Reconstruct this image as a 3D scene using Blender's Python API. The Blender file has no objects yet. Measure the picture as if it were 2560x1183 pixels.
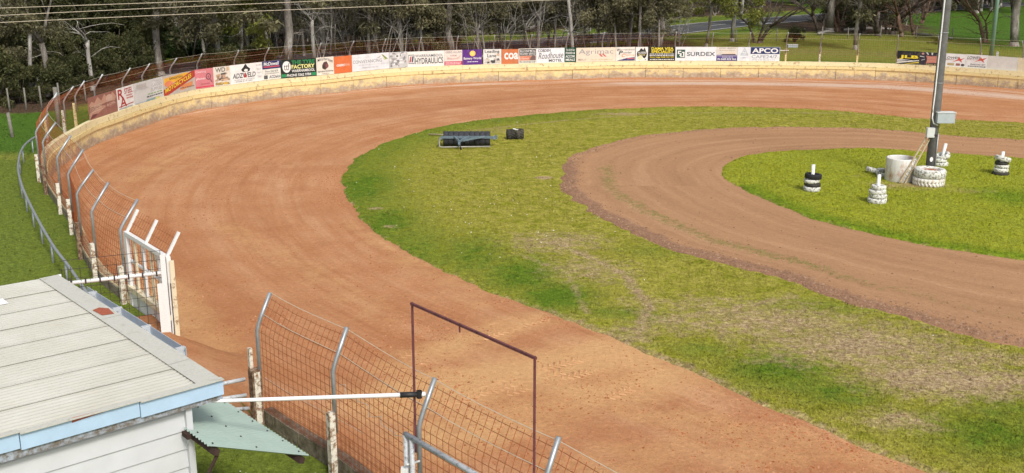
import bpy, math, random
import numpy as np
from mathutils import Vector, Matrix

# ------------------------------------------------------------------ camera, sky, sun, exposure
scene = bpy.context.scene
CAM_H = 8.5
PITCH = math.radians(15.2)
FPX = 2720.0                      # focal length in pixels of the 2560 px wide photograph
cam_d = bpy.data.cameras.new('camera')
cam = bpy.data.objects.new('camera', cam_d)
scene.collection.objects.link(cam)
cam_d.sensor_width = 36.0
cam_d.lens = 36.0 * FPX / 2560.0
cam_d.clip_start = 0.1
cam_d.clip_end = 3000.0
cam.location = (0, 0, CAM_H)
cam.rotation_euler = (math.pi / 2 - PITCH, 0, 0)
scene.camera = cam

SUN_EL = math.radians(46)
SUN_AZ = math.radians(155)        # compass style: direction the light comes from, 0 = +Y, clockwise
world = bpy.data.worlds.new('World')
scene.world = world
world.use_nodes = True
wn = world.node_tree
wn.nodes.clear()
w_out = wn.nodes.new('ShaderNodeOutputWorld')
w_bg = wn.nodes.new('ShaderNodeBackground')
w_sky = wn.nodes.new('ShaderNodeTexSky')
w_sky.sky_type = 'NISHITA'
w_sky.sun_disc = False
w_sky.sun_elevation = SUN_EL
w_sky.sun_rotation = SUN_AZ
w_sky.air_density = 1.0
w_sky.dust_density = 3.0
w_sky.ozone_density = 1.0
w_bg.inputs['Strength'].default_value = 0.095
w_hs = wn.nodes.new('ShaderNodeHueSaturation')     # thin high cloud: a whiter sky
w_hs.inputs['Saturation'].default_value = 0.4
wn.links.new(w_sky.outputs[0], w_hs.inputs['Color'])
wn.links.new(w_hs.outputs[0], w_bg.inputs[0])
wn.links.new(w_bg.outputs[0], w_out.inputs[0])

sun_d = bpy.data.lights.new('sun', 'SUN')
sun_d.energy = 1.5
sun_d.angle = math.radians(12)
sun_d.color = (1.0, 0.95, 0.86)
sun = bpy.data.objects.new('sun', sun_d)
scene.collection.objects.link(sun)
sdir = Vector((math.sin(SUN_AZ) * math.cos(SUN_EL), math.cos(SUN_AZ) * math.cos(SUN_EL), math.sin(SUN_EL)))
sun.rotation_euler = (-sdir).to_track_quat('-Z', 'Y').to_euler()
sun.location = (30, -20, 60)

scene.view_settings.view_transform = 'Standard'
scene.view_settings.look = 'None'
scene.view_settings.gamma = 1.0
scene.view_settings.use_curve_mapping = False
scene.view_settings.exposure = 0.80

random.seed(7)
rng = np.random.default_rng(11)
COL = scene.collection

# ------------------------------------------------------------------ pixel -> place
def ray(px, py):
    u = (px - 1280) / FPX
    v = (py - 591.5) / FPX
    return np.array([u, math.cos(PITCH) - v * math.sin(PITCH), -math.sin(PITCH) - v * math.cos(PITCH)])
def g(px, py, z=0.0):
    d = ray(px, py)
    return d * ((z - CAM_H) / d[2]) + np.array([0, 0, CAM_H])
def at(px, py, Y):
    d = ray(px, py)
    return d * (Y / d[1]) + np.array([0, 0, CAM_H])
def proj(p):
    x, y, z = p[0], p[1], p[2] - CAM_H
    dep = y * math.cos(PITCH) - z * math.sin(PITCH)
    up = y * math.sin(PITCH) + z * math.cos(PITCH)
    return 1280 + FPX * x / dep, 591.5 - FPX * up / dep

# ------------------------------------------------------------------ node helpers
class NT:
    def __init__(self, name, rough=0.8, spec=0.3):
        self.m = bpy.data.materials.new(name)
        self.m.use_nodes = True
        self.t = self.m.node_tree
        self.b = self.t.nodes['Principled BSDF']
        self.b.inputs['Roughness'].default_value = rough
        self.b.inputs['Specular IOR Level'].default_value = spec
        self.L = self.t.links
    def n(self, typ, **kw):
        nd = self.t.nodes.new(typ)
        for k, v in kw.items():
            setattr(nd, k, v)
        return nd
    def put(self, sock, val):
        if val is None:
            return
        if hasattr(val, 'is_output') or isinstance(val, bpy.types.NodeSocket):
            self.L.new(val, sock)
        else:
            if sock.type == 'RGBA' and len(val) == 3:
                val = (*val, 1)
            sock.default_value = val
    def coord(self, kind='Object'):
        return self.n('ShaderNodeTexCoord').outputs[kind]
    def pos(self):
        return self.n('ShaderNodeNewGeometry').outputs['Position']
    def mapping(self, vec, scale=(1, 1, 1), loc=(0, 0, 0), rot=(0, 0, 0)):
        m = self.n('ShaderNodeMapping')
        self.L.new(vec, m.inputs[0])
        m.inputs['Scale'].default_value = scale
        m.inputs['Location'].default_value = loc
        m.inputs['Rotation'].default_value = rot
        return m.outputs[0]
    def noise(self, vec, scale=5, detail=4, rough=0.6, dist=0.0):
        t = self.n('ShaderNodeTexNoise')
        self.L.new(vec, t.inputs['Vector'])
        t.inputs['Scale'].default_value = scale
        t.inputs['Detail'].default_value = detail
        t.inputs['Roughness'].default_value = rough
        t.inputs['Distortion'].default_value = dist
        return t.outputs['Fac']
    def ramp(self, fac, stops):
        r = self.n('ShaderNodeValToRGB')
        self.L.new(fac, r.inputs[0])
        els = r.color_ramp.elements
        while len(els) < len(stops):
            els.new(0.5)
        for e, (p, c) in zip(els, stops):
            e.position = p
            if not hasattr(c, '__len__'):
                c = (c, c, c)
            e.color = (*c[:3], 1)
        return r.outputs[0]
    def mix(self, fac, a, b, blend='MIX'):
        m = self.n('ShaderNodeMix', data_type='RGBA', blend_type=blend)
        self.put(m.inputs[0], fac)
        self.put(m.inputs[6], a)
        self.put(m.inputs[7], b)
        return m.outputs[2]
    def math(self, op, a, b=None, c=None, clamp=False):
        m = self.n('ShaderNodeMath', operation=op, use_clamp=clamp)
        self.put(m.inputs[0], a)
        self.put(m.inputs[1], b)
        self.put(m.inputs[2], c)
        return m.outputs[0]
    def attr(self, name, out='Fac'):
        return self.n('ShaderNodeAttribute', attribute_name=name).outputs[out]
    def sep(self, vec):
        s = self.n('ShaderNodeSeparateXYZ')
        self.L.new(vec, s.inputs[0])
        return s.outputs
    def rand(self):
        return self.n('ShaderNodeObjectInfo').outputs['Random']
    def island(self):
        return self.n('ShaderNodeNewGeometry').outputs['Random Per Island']
    def bump(self, h, strength=0.4, dist=0.03):
        b = self.n('ShaderNodeBump')
        b.inputs['Strength'].default_value = strength
        b.inputs['Distance'].default_value = dist
        self.L.new(h, b.inputs['Height'])
        self.L.new(b.outputs[0], self.b.inputs['Normal'])
    def color(self, c):
        self.put(self.b.inputs['Base Color'], c)
        return self

def flat(name, c, rough=0.6, spec=0.3, var=0.12, scale=6.0, metal=0.0, bump=0.0, bscale=40):
    k = NT(name, rough, spec)
    P = k.coord()
    nz = k.noise(P, scale, 5, 0.65)
    lo = tuple(max(0, x * (1 - var)) for x in c)
    hi = tuple(min(1, x * (1 + var)) for x in c)
    k.color(k.ramp(nz, [(0.3, lo), (0.7, hi)]))
    k.b.inputs['Metallic'].default_value = metal
    if bump:
        k.bump(k.noise(P, bscale, 3), bump, 0.01)
    return k.m

def worn(name, c, under, amount=0.45, scale=7.0, rough=0.65, sharp=0.06, zstretch=1.0, spec=0.3):
    """paint of colour c flaking to `under`"""
    k = NT(name, rough, spec)
    P = k.mapping(k.coord(), (1, 1, zstretch))
    nz = k.noise(P, scale, 8, 0.7)
    fine = k.noise(P, scale * 5, 3)
    m = k.ramp(nz, [(amount - sharp, 1.0), (amount + sharp, 0.0)])
    paint = k.ramp(fine, [(0.3, tuple(x * 0.86 for x in c)), (0.7, c)])
    und = k.ramp(fine, [(0.3, tuple(x * 0.6 for x in under)), (0.7, under)])
    k.color(k.mix(m, paint, und))
    k.bump(m, 0.25, 0.004)
    return k.m

# ------------------------------------------------------------------ mesh helpers
def frame_from(d):
    d = np.asarray(d, float)
    d = d / (np.linalg.norm(d) + 1e-12)
    a = np.array([0, 0, 1.0]) if abs(d[2]) < 0.9 else np.array([1.0, 0, 0])
    u = np.cross(d, a); u /= np.linalg.norm(u)
    v = np.cross(u, d)
    return u, v
class MB:
    def __init__(self):
        self.v = []
        self.f = []
        self.n = 0
        self.uv = None
    def add(self, verts, faces):
        verts = np.asarray(verts, float).reshape(-1, 3)
        self.v.append(verts)
        o = self.n
        self.f.extend([tuple(int(i) + o for i in f) for f in faces])
        self.n += len(verts)
        return self
    def box(self, c, size, ax=None):
        c = np.asarray(c, float)
        if ax is None:
            ax = np.eye(3)
        ax = np.asarray(ax, float)
        h = np.asarray(size, float) / 2
        vs = []
        for sx in (-1, 1):
            for sy in (-1, 1):
                for sz in (-1, 1):
                    vs.append(c + ax[0] * sx * h[0] + ax[1] * sy * h[1] + ax[2] * sz * h[2])
        return self.add(vs, [(0, 1, 3, 2), (4, 6, 7, 5), (0, 4, 5, 1), (2, 3, 7, 6), (0, 2, 6, 4), (1, 5, 7, 3)])
    def beam(self, a, b, w, h, up=(0, 0, 1)):
        a = np.asarray(a, float); b = np.asarray(b, float)
        d = b - a; L = np.linalg.norm(d); d = d / L
        up = np.asarray(up, float)
        s = np.cross(d, up); s /= np.linalg.norm(s)
        t = np.cross(s, d)
        return self.box((a + b) / 2, (L, w, h), (d, s, t))
    def tube(self, pts, rad, n=8, cap=True):
        pts = [np.asarray(p, float) for p in pts]
        if not hasattr(rad, '__len__'):
            rad = [rad] * len(pts)
        vs = []
        u = None
        for i, p in enumerate(pts):
            if i == 0: d = pts[1] - pts[0]
            elif i == len(pts) - 1: d = pts[-1] - pts[-2]
            else: d = pts[i + 1] - pts[i - 1]
            d = d / (np.linalg.norm(d) + 1e-12)
            if u is None:
                u, w = frame_from(d)
            else:
                u = u - d * np.dot(u, d)
                u /= np.linalg.norm(u) + 1e-12
                w = np.cross(u, d)
            for k in range(n):
                a = 2 * math.pi * k / n
                vs.append(p + rad[i] * (u * math.cos(a) + w * math.sin(a)))
        fs = []
        for i in range(len(pts) - 1):
            for k in range(n):
                k2 = (k + 1) % n
                fs.append((i * n + k, (i + 1) * n + k, (i + 1) * n + k2, i * n + k2))
        if cap:
            fs.append(tuple(range(n)))
            fs.append(tuple((len(pts) - 1) * n + k for k in reversed(range(n))))
        return self.add(vs, fs)
    def lathe(self, prof, n=24, c=(0, 0, 0), axis=(0, 0, 1), closed=False):
        """prof: list of (r, h)"""
        c = np.asarray(c, float); ax = np.asarray(axis, float); ax /= np.linalg.norm(ax)
        u, w = frame_from(ax)
        vs = []
        for r, h in prof:
            for k in range(n):
                a = 2 * math.pi * k / n
                vs.append(c + ax * h + r * (u * math.cos(a) + w * math.sin(a)))
        fs = []
        m = len(prof)
        for i in range(m if closed else m - 1):
            j = (i + 1) % m
            for k in range(n):
                k2 = (k + 1) % n
                fs.append((i * n + k, i * n + k2, j * n + k2, j * n + k))
        return self.add(vs, fs)
    def build(self, name, mat, parent=None, smooth=False):
        me = bpy.data.meshes.new(name)
        v = np.concatenate(self.v) if self.v else np.zeros((0, 3))
        me.from_pydata(v.tolist(), [], self.f)
        me.materials.append(mat)
        if smooth:
            me.polygons.foreach_set('use_smooth', np.ones(len(me.polygons), bool))
        me.update()
        o = bpy.data.objects.new(name, me)
        COL.objects.link(o)
        if parent is not None:
            o.parent = parent
        return o
def fast_mesh(name, verts, faces, mat, smooth=False, parent=None):
    """verts Nx3, faces MxK (equal sized)"""
    verts = np.asarray(verts, np.float32); faces = np.asarray(faces, np.int32)
    me = bpy.data.meshes.new(name)
    M, K = faces.shape
    me.vertices.add(len(verts)); me.vertices.foreach_set('co', verts.ravel())
    me.loops.add(M * K); me.loops.foreach_set('vertex_index', faces.ravel())
    me.polygons.add(M)
    me.polygons.foreach_set('loop_start', np.arange(0, M * K, K, dtype=np.int32))
    if smooth:
        me.polygons.foreach_set('use_smooth', np.ones(M, bool))
    me.update(calc_edges=True)
    me.materials.append(mat)
    o = bpy.data.objects.new(name, me)
    COL.objects.link(o)
    if parent is not None:
        o.parent = parent
    return o
def vattr(o, name, vals):
    a = o.data.attributes.new(name, 'FLOAT', 'POINT')
    a.data.foreach_set('value', np.asarray(vals, np.float32))
def vuv(o, name, uv):
    a = o.data.attributes.new(name, 'FLOAT_VECTOR', 'POINT')
    uv = np.asarray(uv, np.float32)
    a.data.foreach_set('vector', np.column_stack([uv, np.zeros(len(uv), np.float32)]).ravel())
def tag(o, label=None, cat=None, group=None, kind=None):
    if label: o['label'] = label
    if cat: o['category'] = cat
    if group: o['group'] = group
    if kind: o['kind'] = kind
    return o
def thing(name, label, cat, loc=(0, 0, 0), rz=0.0, group=None):
    o = bpy.data.objects.new(name, None)
    o.empty_display_size = 0.2
    COL.objects.link(o)
    o.location = loc
    o.rotation_euler = (0, 0, rz)
    return tag(o, label, cat, group)
def copy_tree(o, parent=None):
    c = o.copy()
    COL.objects.link(c)
    c.parent = parent
    for ch in list(o.children):
        copy_tree(ch, c)
    return c

# smooth 2-D value noise in numpy, for surfaces and outlines
_tab = np.random.default_rng(5).random((256, 256))
def vnoise(x, y, s=1.0, seed=0):
    x = np.asarray(x, float) * s + seed * 17.3; y = np.asarray(y, float) * s + seed * 9.1
    xi = np.floor(x).astype(int); yi = np.floor(y).astype(int)
    fx = x - xi; fy = y - yi
    fx = fx * fx * (3 - 2 * fx); fy = fy * fy * (3 - 2 * fy)
    a = _tab[xi % 256, yi % 256]; b = _tab[(xi + 1) % 256, yi % 256]
    c = _tab[xi % 256, (yi + 1) % 256]; d = _tab[(xi + 1) % 256, (yi + 1) % 256]
    return (a * (1 - fx) + b * fx) * (1 - fy) + (c * (1 - fx) + d * fx) * fy
def fbm(x, y, s=1.0, oct=4, seed=0):
    t = 0; amp = 0.5
    for i in range(oct):
        t = t + amp * vnoise(x, y, s * 2 ** i, seed + i); amp *= 0.5
    return t / (1 - 0.5 ** oct)

def closed_spline(pts, step=0.3):
    P = np.asarray(pts, float)
    n = len(P); out = []
    for i in range(n):
        p0, p1, p2, p3 = P[i - 1], P[i], P[(i + 1) % n], P[(i + 2) % n]
        # centripetal
        t0 = 0; t1 = t0 + np.linalg.norm(p1 - p0) ** .5; t2 = t1 + np.linalg.norm(p2 - p1) ** .5; t3 = t2 + np.linalg.norm(p3 - p2) ** .5
        m = max(3, int(np.linalg.norm(p2 - p1) / (step / 3)))
        t = np.linspace(t1, t2, m, endpoint=False)[:, None]
        A1 = (t1 - t) / (t1 - t0) * p0 + (t - t0) / (t1 - t0) * p1
        A2 = (t2 - t) / (t2 - t1) * p1 + (t - t1) / (t2 - t1) * p2
        A3 = (t3 - t) / (t3 - t2) * p2 + (t - t2) / (t3 - t2) * p3
        B1 = (t2 - t) / (t2 - t0) * A1 + (t - t0) / (t2 - t0) * A2
        B2 = (t3 - t) / (t3 - t1) * A2 + (t - t1) / (t3 - t1) * A3
        out.append((t2 - t) / (t2 - t1) * B1 + (t - t1) / (t2 - t1) * B2)
    Q = np.concatenate(out)
    Q = np.vstack([Q, Q[:1]])
    s = np.concatenate([[0], np.cumsum(np.linalg.norm(np.diff(Q, axis=0), axis=1))])
    k = int(s[-1] / step)
    ss = np.linspace(0, s[-1], k, endpoint=False)
    return np.column_stack([np.interp(ss, s, Q[:, 0]), np.interp(ss, s, Q[:, 1])]), ss, s[-1]

# ------------------------------------------------------------------ plan of the speedway, in metres
OUT_Z = 0.6           # level of the ground outside the wall (the track is dug in)
WALL_Z = 1.1
top_px = [(109, 391), (122, 371), (156, 343), (194, 321), (233, 301), (301, 278), (341, 264), (416, 241), (494, 224),
          (578, 213), (705, 197), (794, 190), (974, 172), (1200, 162), (1300, 160), (1400, 157), (1600, 153),
          (1800, 153), (1965, 154), (2100, 156), (2240, 160), (2400, 169), (2560, 180)]
wall_ctrl = [(4.5, 7.05), (2.05, 9.65), (0.51, 11.5), (-1.03, 13.3), (-2.53, 15.3), (-4.12, 17.15), (-6.5, 20.8), (-8.55, 23.5), (-9.65, 24.95),
             (-10.95, 27.2), (-12.45, 30.3), (-13.4, 32.0), (-14.9, 34.6), (-16.1, 36.9)]
wall_ctrl += [tuple(g(x, y, WALL_Z)[:2]) for x, y in top_px[1:]]
wall_ctrl += [(35, 59.5), (41, 52), (45.5, 42), (46, 32), (43, 21), (36, 11.5), (27, 5.5), (17, 3.2), (9.5, 4.2)]
WALL, WALL_S, WALL_L = closed_spline(wall_ctrl, 0.3)
C1 = np.array([6.0, 42.0])
def wrap_normals(P):
    T = np.roll(P, -1, 0) - np.roll(P, 1, 0)
    T /= np.linalg.norm(T, axis=1)[:, None]
    N = np.column_stack([T[:, 1], -T[:, 0]])
    ctr = P.mean(0)
    if np.mean(np.sum(N * (ctr - P), 1)) < 0:
        N = -N
    return T, N
WALL_T, WALL_N = wrap_normals(WALL)          # N points into the track
def wall_at(s, off=0.0):
    s = s % WALL_L
    x = np.interp(s, np.append(WALL_S, WALL_L), np.append(WALL[:, 0], WALL[0, 0]))
    y = np.interp(s, np.append(WALL_S, WALL_L), np.append(WALL[:, 1], WALL[0, 1]))
    nx = np.interp(s, np.append(WALL_S, WALL_L), np.append(WALL_N[:, 0], WALL_N[0, 0]))
    ny = np.interp(s, np.append(WALL_S, WALL_L), np.append(WALL_N[:, 1], WALL_N[0, 1]))
    n = np.array([nx, ny]); n /= np.linalg.norm(n)
    return np.array([x, y]) + n * off, n
def near_s(p):
    return WALL_S[np.argmin(np.sum((WALL - np.asarray(p)[:2]) ** 2, 1))]
_wpx = np.array([proj((p[0], p[1], WALL_Z))[0] if p[1] > 36.5 and p[0] < 33 else np.nan for p in WALL])
_ok = ~np.isnan(_wpx)
_i = np.argsort(_wpx[_ok])
def s_of_px(px):
    return float(np.interp(px, _wpx[_ok][_i], WALL_S[_ok][_i]))

infield_px = [(2300, 297), (2100, 279), (1900, 270), (1700, 268), (1500, 275), (1300, 291), (1150, 309), (1000, 345),
              (920, 378), (873, 415), (856, 455), (866, 500), (900, 545), (950, 590), (1040, 645), (1150, 700), (1250, 740),
              (1400, 795), (1500, 835), (1590, 870), (1700, 920), (1850, 985), (2000, 1050), (2130, 1110), (2260, 1160)]
infield_ctrl = [(24.6, 52.2)] + [tuple(g(x, y)[:2]) for x, y in infield_px] + [(8.6, 14.8), (12, 12.4), (18, 11.3), (26, 14.5), (32.5, 22), (35.5, 32), (34.5, 42), (30, 48.5)]
INF, _, _ = closed_spline(infield_ctrl, 0.25)
kart_out_px = [(2560, 352), (2420, 345), (2200, 327), (1950, 320), (1750, 326), (1600, 343), (1500, 365), (1430, 390), (1395, 430),
               (1392, 460), (1425, 500), (1490, 545), (1600, 602), (1720, 645), (1830, 668), (1900, 690), (2000, 722), (2100, 760),
               (2250, 800), (2400, 845), (2560, 882)]
C2 = np.array([16.0, 38.0])
kart_ctrl = [tuple(g(x, y)[:2]) for x, y in kart_out_px] + [(15.5, 20.2), (21, 19.5), (27, 23.5), (30.5, 31), (30.5, 39), (27.5, 44.5)]
KOUT, _, _ = closed_spline(kart_ctrl, 0.25)
cen_px = [(2560, 403), (2420, 392), (2300, 384), (2150, 377), (2000, 381), (1900, 390), (1830, 406), (1800, 430), (1815, 451), (1870, 485),
          (1950, 520), (2050, 558), (2200, 596), (2350, 626), (2560, 656)]
cen_ctrl = [tuple(g(x, y)[:2]) for x, y in cen_px] + [(19, 28.2), (23, 30.5), (24.5, 36), (22.5, 41)]
KIN, _, _ = closed_spline(cen_ctrl, 0.25)

def polar(P, c, th):
    a = np.arctan2(P[:, 1] - c[1], P[:, 0] - c[0])
    r = np.hypot(P[:, 0] - c[0], P[:, 1] - c[1])
    i = np.argsort(a)
    a = a[i]; r = r[i]
    a = np.concatenate([a - 2 * math.pi, a, a + 2 * math.pi]); r = np.concatenate([r] * 3)
    return np.interp(th, a, r)
def hgt(x, y):
    return 0.05 * (fbm(x, y, 0.15, 3, 3) - 0.5) + 0.02 * (fbm(x, y, 0.9, 2, 8) - 0.5)

def ring_sheet(name, c, rin, rout, th, nr, zfun, mat, kpow=1.0):
    """polar sheet between radii rin(th) and rout(th)"""
    n = len(th)
    t = np.linspace(0, 1, nr) ** kpow
    R = rin[None, :] + (rout - rin)[None, :] * t[:, None]
    X = c[0] + R * np.cos(th)[None, :]; Y = c[1] + R * np.sin(th)[None, :]
    Z = zfun(X, Y, t[:, None] * np.ones((1, n)))
    V = np.column_stack([X.ravel(), Y.ravel(), Z.ravel()])
    I = np.arange(nr * n).reshape(nr, n)
    A = I[:-1]; B = I[1:]
    F = np.stack([A, B, np.roll(B, -1, 1), np.roll(A, -1, 1)], -1).reshape(-1, 4)
    o = fast_mesh(name, V, F, mat, smooth=True)
    return o, X, Y, np.repeat(t[:, None], n, 1)
def seg_dist(x, y, pts):
    """distance from grid points to a polyline"""
    best = np.full(np.shape(x), 1e9)
    for a, b in zip(pts[:-1], pts[1:]):
        ax, ay = a; bx, by = b
        dx, dy = bx - ax, by - ay
        t = np.clip(((x - ax) * dx + (y - ay) * dy) / (dx * dx + dy * dy + 1e-9), 0, 1)
        best = np.minimum(best, np.hypot(x - ax - t * dx, y - ay - t * dy))
    return best
def blob(x, y, px, py, rx, ry=None, rot=0, z=0):
    p = g(px, py, z)
    ry = ry or rx
    ca, sa = math.cos(rot), math.sin(rot)
    u = (x - p[0]) * ca + (y - p[1]) * sa; v = -(x - p[0]) * sa + (y - p[1]) * ca
    return np.exp(-((u / rx) ** 2 + (v / ry) ** 2))

# ------------------------------------------------------------------ ground materials
def grass_mat(name, base, base2, lush, dry, soil, use_litter=False, blade=False):
    k = NT(name, 0.9, 0.1)
    P = k.pos()
    big = k.noise(P, 0.35, 4, 0.6)
    mid = k.noise(P, 2.2, 5, 0.65)
    fine = k.noise(P, 14, 4, 0.7)
    fine2 = k.noise(k.mapping(P, (1, 1, 1), (3, 7, 0)), 34, 3, 0.7)
    c = k.mix(k.ramp(mid, [(0.35, 0.0), (0.65, 1.0)]), base, base2)
    lf = k.math('ADD', k.attr('lush'), k.math('MULTIPLY', k.math('SUBTRACT', mid, 0.5), 1.3))
    c = k.mix(k.ramp(lf, [(0.15, 0.0), (0.85, 1.0)]), c, lush)
    df = k.math('ADD', k.attr('dry'), k.math('MULTIPLY', k.math('SUBTRACT', k.noise(P, 3.1, 7, 0.75), 0.5), 1.7))
    straw = k.mix(k.ramp(fine, [(0.35, 0.0), (0.65, 1.0)]), soil, dry)
    c = k.mix(k.ramp(df, [(0.38, 0.0), (0.88, 1.0)]), c, straw)
    if use_litter:
        tf = k.math('ADD', k.attr('litter'), k.math('MULTIPLY', k.math('SUBTRACT', k.noise(P, 0.8, 6, 0.7), 0.5), 0.9))
        lit = k.ramp(fine, [(0.3, (0.035, 0.022, 0.014)), (0.55, (0.085, 0.055, 0.035)), (0.75, (0.15, 0.11, 0.075))])
        c = k.mix(k.ramp(tf, [(0.4, 0.0), (0.65, 1.0)]), c, lit)
    tuft = k.noise(k.mapping(P, (1.0, 1.25, 1)), 6.5, 6, 0.78)
    c = k.mix(0.62, c, k.ramp(tuft, [(0.28, 0.12), (0.48, 0.5), (0.7, 0.88)]), 'OVERLAY')
    # clumping of the blades: darker gaps, lighter tips
    c = k.mix(0.2 if blade else 0.5, c, k.ramp(fine, [(0.3, 0.25), (0.5, 0.5), (0.72, 0.85)]), 'OVERLAY')
    c = k.mix(0.3, c, k.ramp(fine2, [(0.3, 0.2), (0.7, 0.85)]), 'OVERLAY')
    k.color(c)
    if blade:      # normals bent upward and colour brightened to offset shading among the blades
        k.color(k.mix(1.0, c, (1.15, 1.15, 1.15), 'MULTIPLY'))
        cx = k.n('ShaderNodeCombineXYZ'); cx.inputs[2].default_value = 1.0
        nv = k.n('ShaderNodeVectorMath', operation='MULTIPLY_ADD')
        k.L.new(k.n('ShaderNodeNewGeometry').outputs['Normal'], nv.inputs[0]); nv.inputs[1].default_value = (.35, .35, .35); k.L.new(cx.outputs[0], nv.inputs[2])
        nn_ = k.n('ShaderNodeVectorMath', operation='NORMALIZE'); k.L.new(nv.outputs[0], nn_.inputs[0])
        k.L.new(nn_.outputs[0], k.b.inputs['Normal'])
    else:
        k.bump(k.math('ADD', k.math('MULTIPLY', fine, 0.7), fine2), 0.6, 0.05)
    return k.m
M_GRASS_OUT = grass_mat('outer_grass', (0.13, 0.17, 0.020), (0.20, 0.20, 0.040), (0.062, 0.125, 0.014), (0.24, 0.2, 0.085), (0.14, 0.10, 0.05), True)
M_GRASS_IN = grass_mat('infield_turf', (0.205, 0.212, 0.018), (0.335, 0.295, 0.060), (0.095, 0.16, 0.012), (0.40, 0.31, 0.175), (0.27, 0.175, 0.095))
M_GRASS_CEN = grass_mat('centre_turf', (0.225, 0.25, 0.013), (0.34, 0.33, 0.038), (0.12, 0.195, 0.010), (0.36, 0.29, 0.12), (0.25, 0.18, 0.08))

M_BL_OUT = grass_mat('outer_grass_blades', (0.13, 0.17, 0.020), (0.20, 0.20, 0.040), (0.062, 0.125, 0.014), (0.24, 0.2, 0.085), (0.14, 0.10, 0.05), True, True)
M_BL_IN = grass_mat('infield_turf_blades', (0.205, 0.212, 0.018), (0.335, 0.295, 0.060), (0.095, 0.16, 0.012), (0.40, 0.31, 0.175), (0.27, 0.175, 0.095), False, True)
M_BL_CEN = grass_mat('centre_turf_blades', (0.225, 0.25, 0.013), (0.34, 0.33, 0.038), (0.12, 0.195, 0.010), (0.36, 0.29, 0.12), (0.25, 0.18, 0.08), False, True)
def clay_mat():
    k = NT('red_clay', 0.95, 0.08)
    uv = k.attr('tuv', 'Vector')
    P = k.pos()
    long1 = k.noise(k.mapping(uv, (0.035, 0.55, 1)), 1.0, 7, 0.66)
    long2 = k.noise(k.mapping(uv, (0.13, 2.6, 1), (5, 3, 0)), 1.0, 5, 0.65)
    mid = k.noise(P, 0.55, 5, 0.6)
    fine = k.noise(P, 9, 6, 0.72)
    grit = k.noise(P, 38, 3, 0.7)
    c = k.ramp(long1, [(0.32, (0.345, 0.142, 0.060)), (0.5, (0.48, 0.235, 0.110)), (0.66, (0.59, 0.345, 0.20))])
    c = k.mix(0.45, c, k.ramp(long2, [(0.32, (0.35, 0.145, 0.064)), (0.68, (0.53, 0.29, 0.16))]))
    c = k.mix(k.math('MULTIPLY', k.ramp(mid, [(0.42, 0.0), (0.66, 1.0)]), 0.5), c, (0.36, 0.142, 0.058))
    tanf = k.math('ADD', k.attr('tan'), k.math('MULTIPLY', k.math('SUBTRACT', k.noise(P, 1.2, 6, 0.7), 0.5), 1.2))
    c = k.mix(k.math('MULTIPLY', k.ramp(tanf, [(0.22, 0.0), (0.75, 1.0)]), 0.85), c, (0.57, 0.335, 0.155))
    dmp = k.math('ADD', k.attr('damp'), k.math('MULTIPLY', k.math('SUBTRACT', long1, 0.5), 1.4))
    c = k.mix(k.math('MULTIPLY', k.ramp(dmp, [(0.3, 0.0), (0.85, 1.0)]), 0.55), c, (0.355, 0.142, 0.060))
    pal = k.math('ADD', k.attr('pale'), k.math('MULTIPLY', k.math('SUBTRACT', long2, 0.5), 1.6))
    c = k.mix(k.math('MULTIPLY', k.ramp(pal, [(0.45, 0.0), (0.85, 1.0)]), 0.8), c, (0.58, 0.43, 0.34))
    c = k.mix(0.35, c, k.ramp(fine, [(0.25, 0.22), (0.5, 0.5), (0.75, 0.8)]), 'OVERLAY')
    c = k.mix(0.22, c, k.ramp(grit, [(0.3, 0.2), (0.7, 0.85)]), 'OVERLAY')
    k.color(c)
    h = k.math('ADD', k.math('MULTIPLY', long2, 0.5), k.math('ADD', fine, k.math('MULTIPLY', grit, 0.4)))
    k.bump(h, 0.65, 0.055)
    return k.m
M_CLAY = clay_mat()
def loam_mat():
    k = NT('brown_loam', 0.95, 0.08)
    P = k.pos()
    uv = k.attr('tuv', 'Vector')
    long1 = k.noise(k.mapping(uv, (0.07, 1.3, 1)), 1.0, 6, 0.6)
    fine = k.noise(P, 10, 6, 0.72)
    grit = k.noise(P, 40, 3, 0.7)
    c = k.ramp(long1, [(0.3, (0.315, 0.172, 0.090)), (0.55, (0.385, 0.215, 0.115)), (0.75, (0.445, 0.265, 0.148))])
    rough = k.math('ADD', k.attr('tilled'), k.math('MULTIPLY', k.math('SUBTRACT', k.noise(P, 1.3, 6, 0.7), 0.5), 0.8))
    c = k.mix(k.ramp(rough, [(0.4, 0.0), (0.75, 1.0)]), c, k.ramp(fine, [(0.3, (0.20, 0.108, 0.066)), (0.7, (0.32, 0.182, 0.115))]))
    weed = k.math('ADD', k.attr('weedy'), k.math('MULTIPLY', k.math('SUBTRACT', k.noise(P, 4.5, 6, 0.8), 0.5), 2.0))
    c = k.mix(k.math('MULTIPLY', k.ramp(weed, [(0.55, 0.0), (0.85, 1.0)]), 0.8), c, k.ramp(fine, [(0.3, (0.14, 0.13, 0.035)), (0.7, (0.26, 0.215, 0.075))]))
    c = k.mix(0.3, c, k.ramp(fine, [(0.25, 0.25), (0.75, 0.78)]), 'OVERLAY')
    c = k.mix(0.2, c, k.ramp(grit, [(0.3, 0.2), (0.7, 0.85)]), 'OVERLAY')
    k.color(c)
    k.bump(k.math('ADD', fine, k.math('MULTIPLY', grit, 0.4)), 0.5, 0.04)
    return k.m
M_LOAM = loam_mat()

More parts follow.
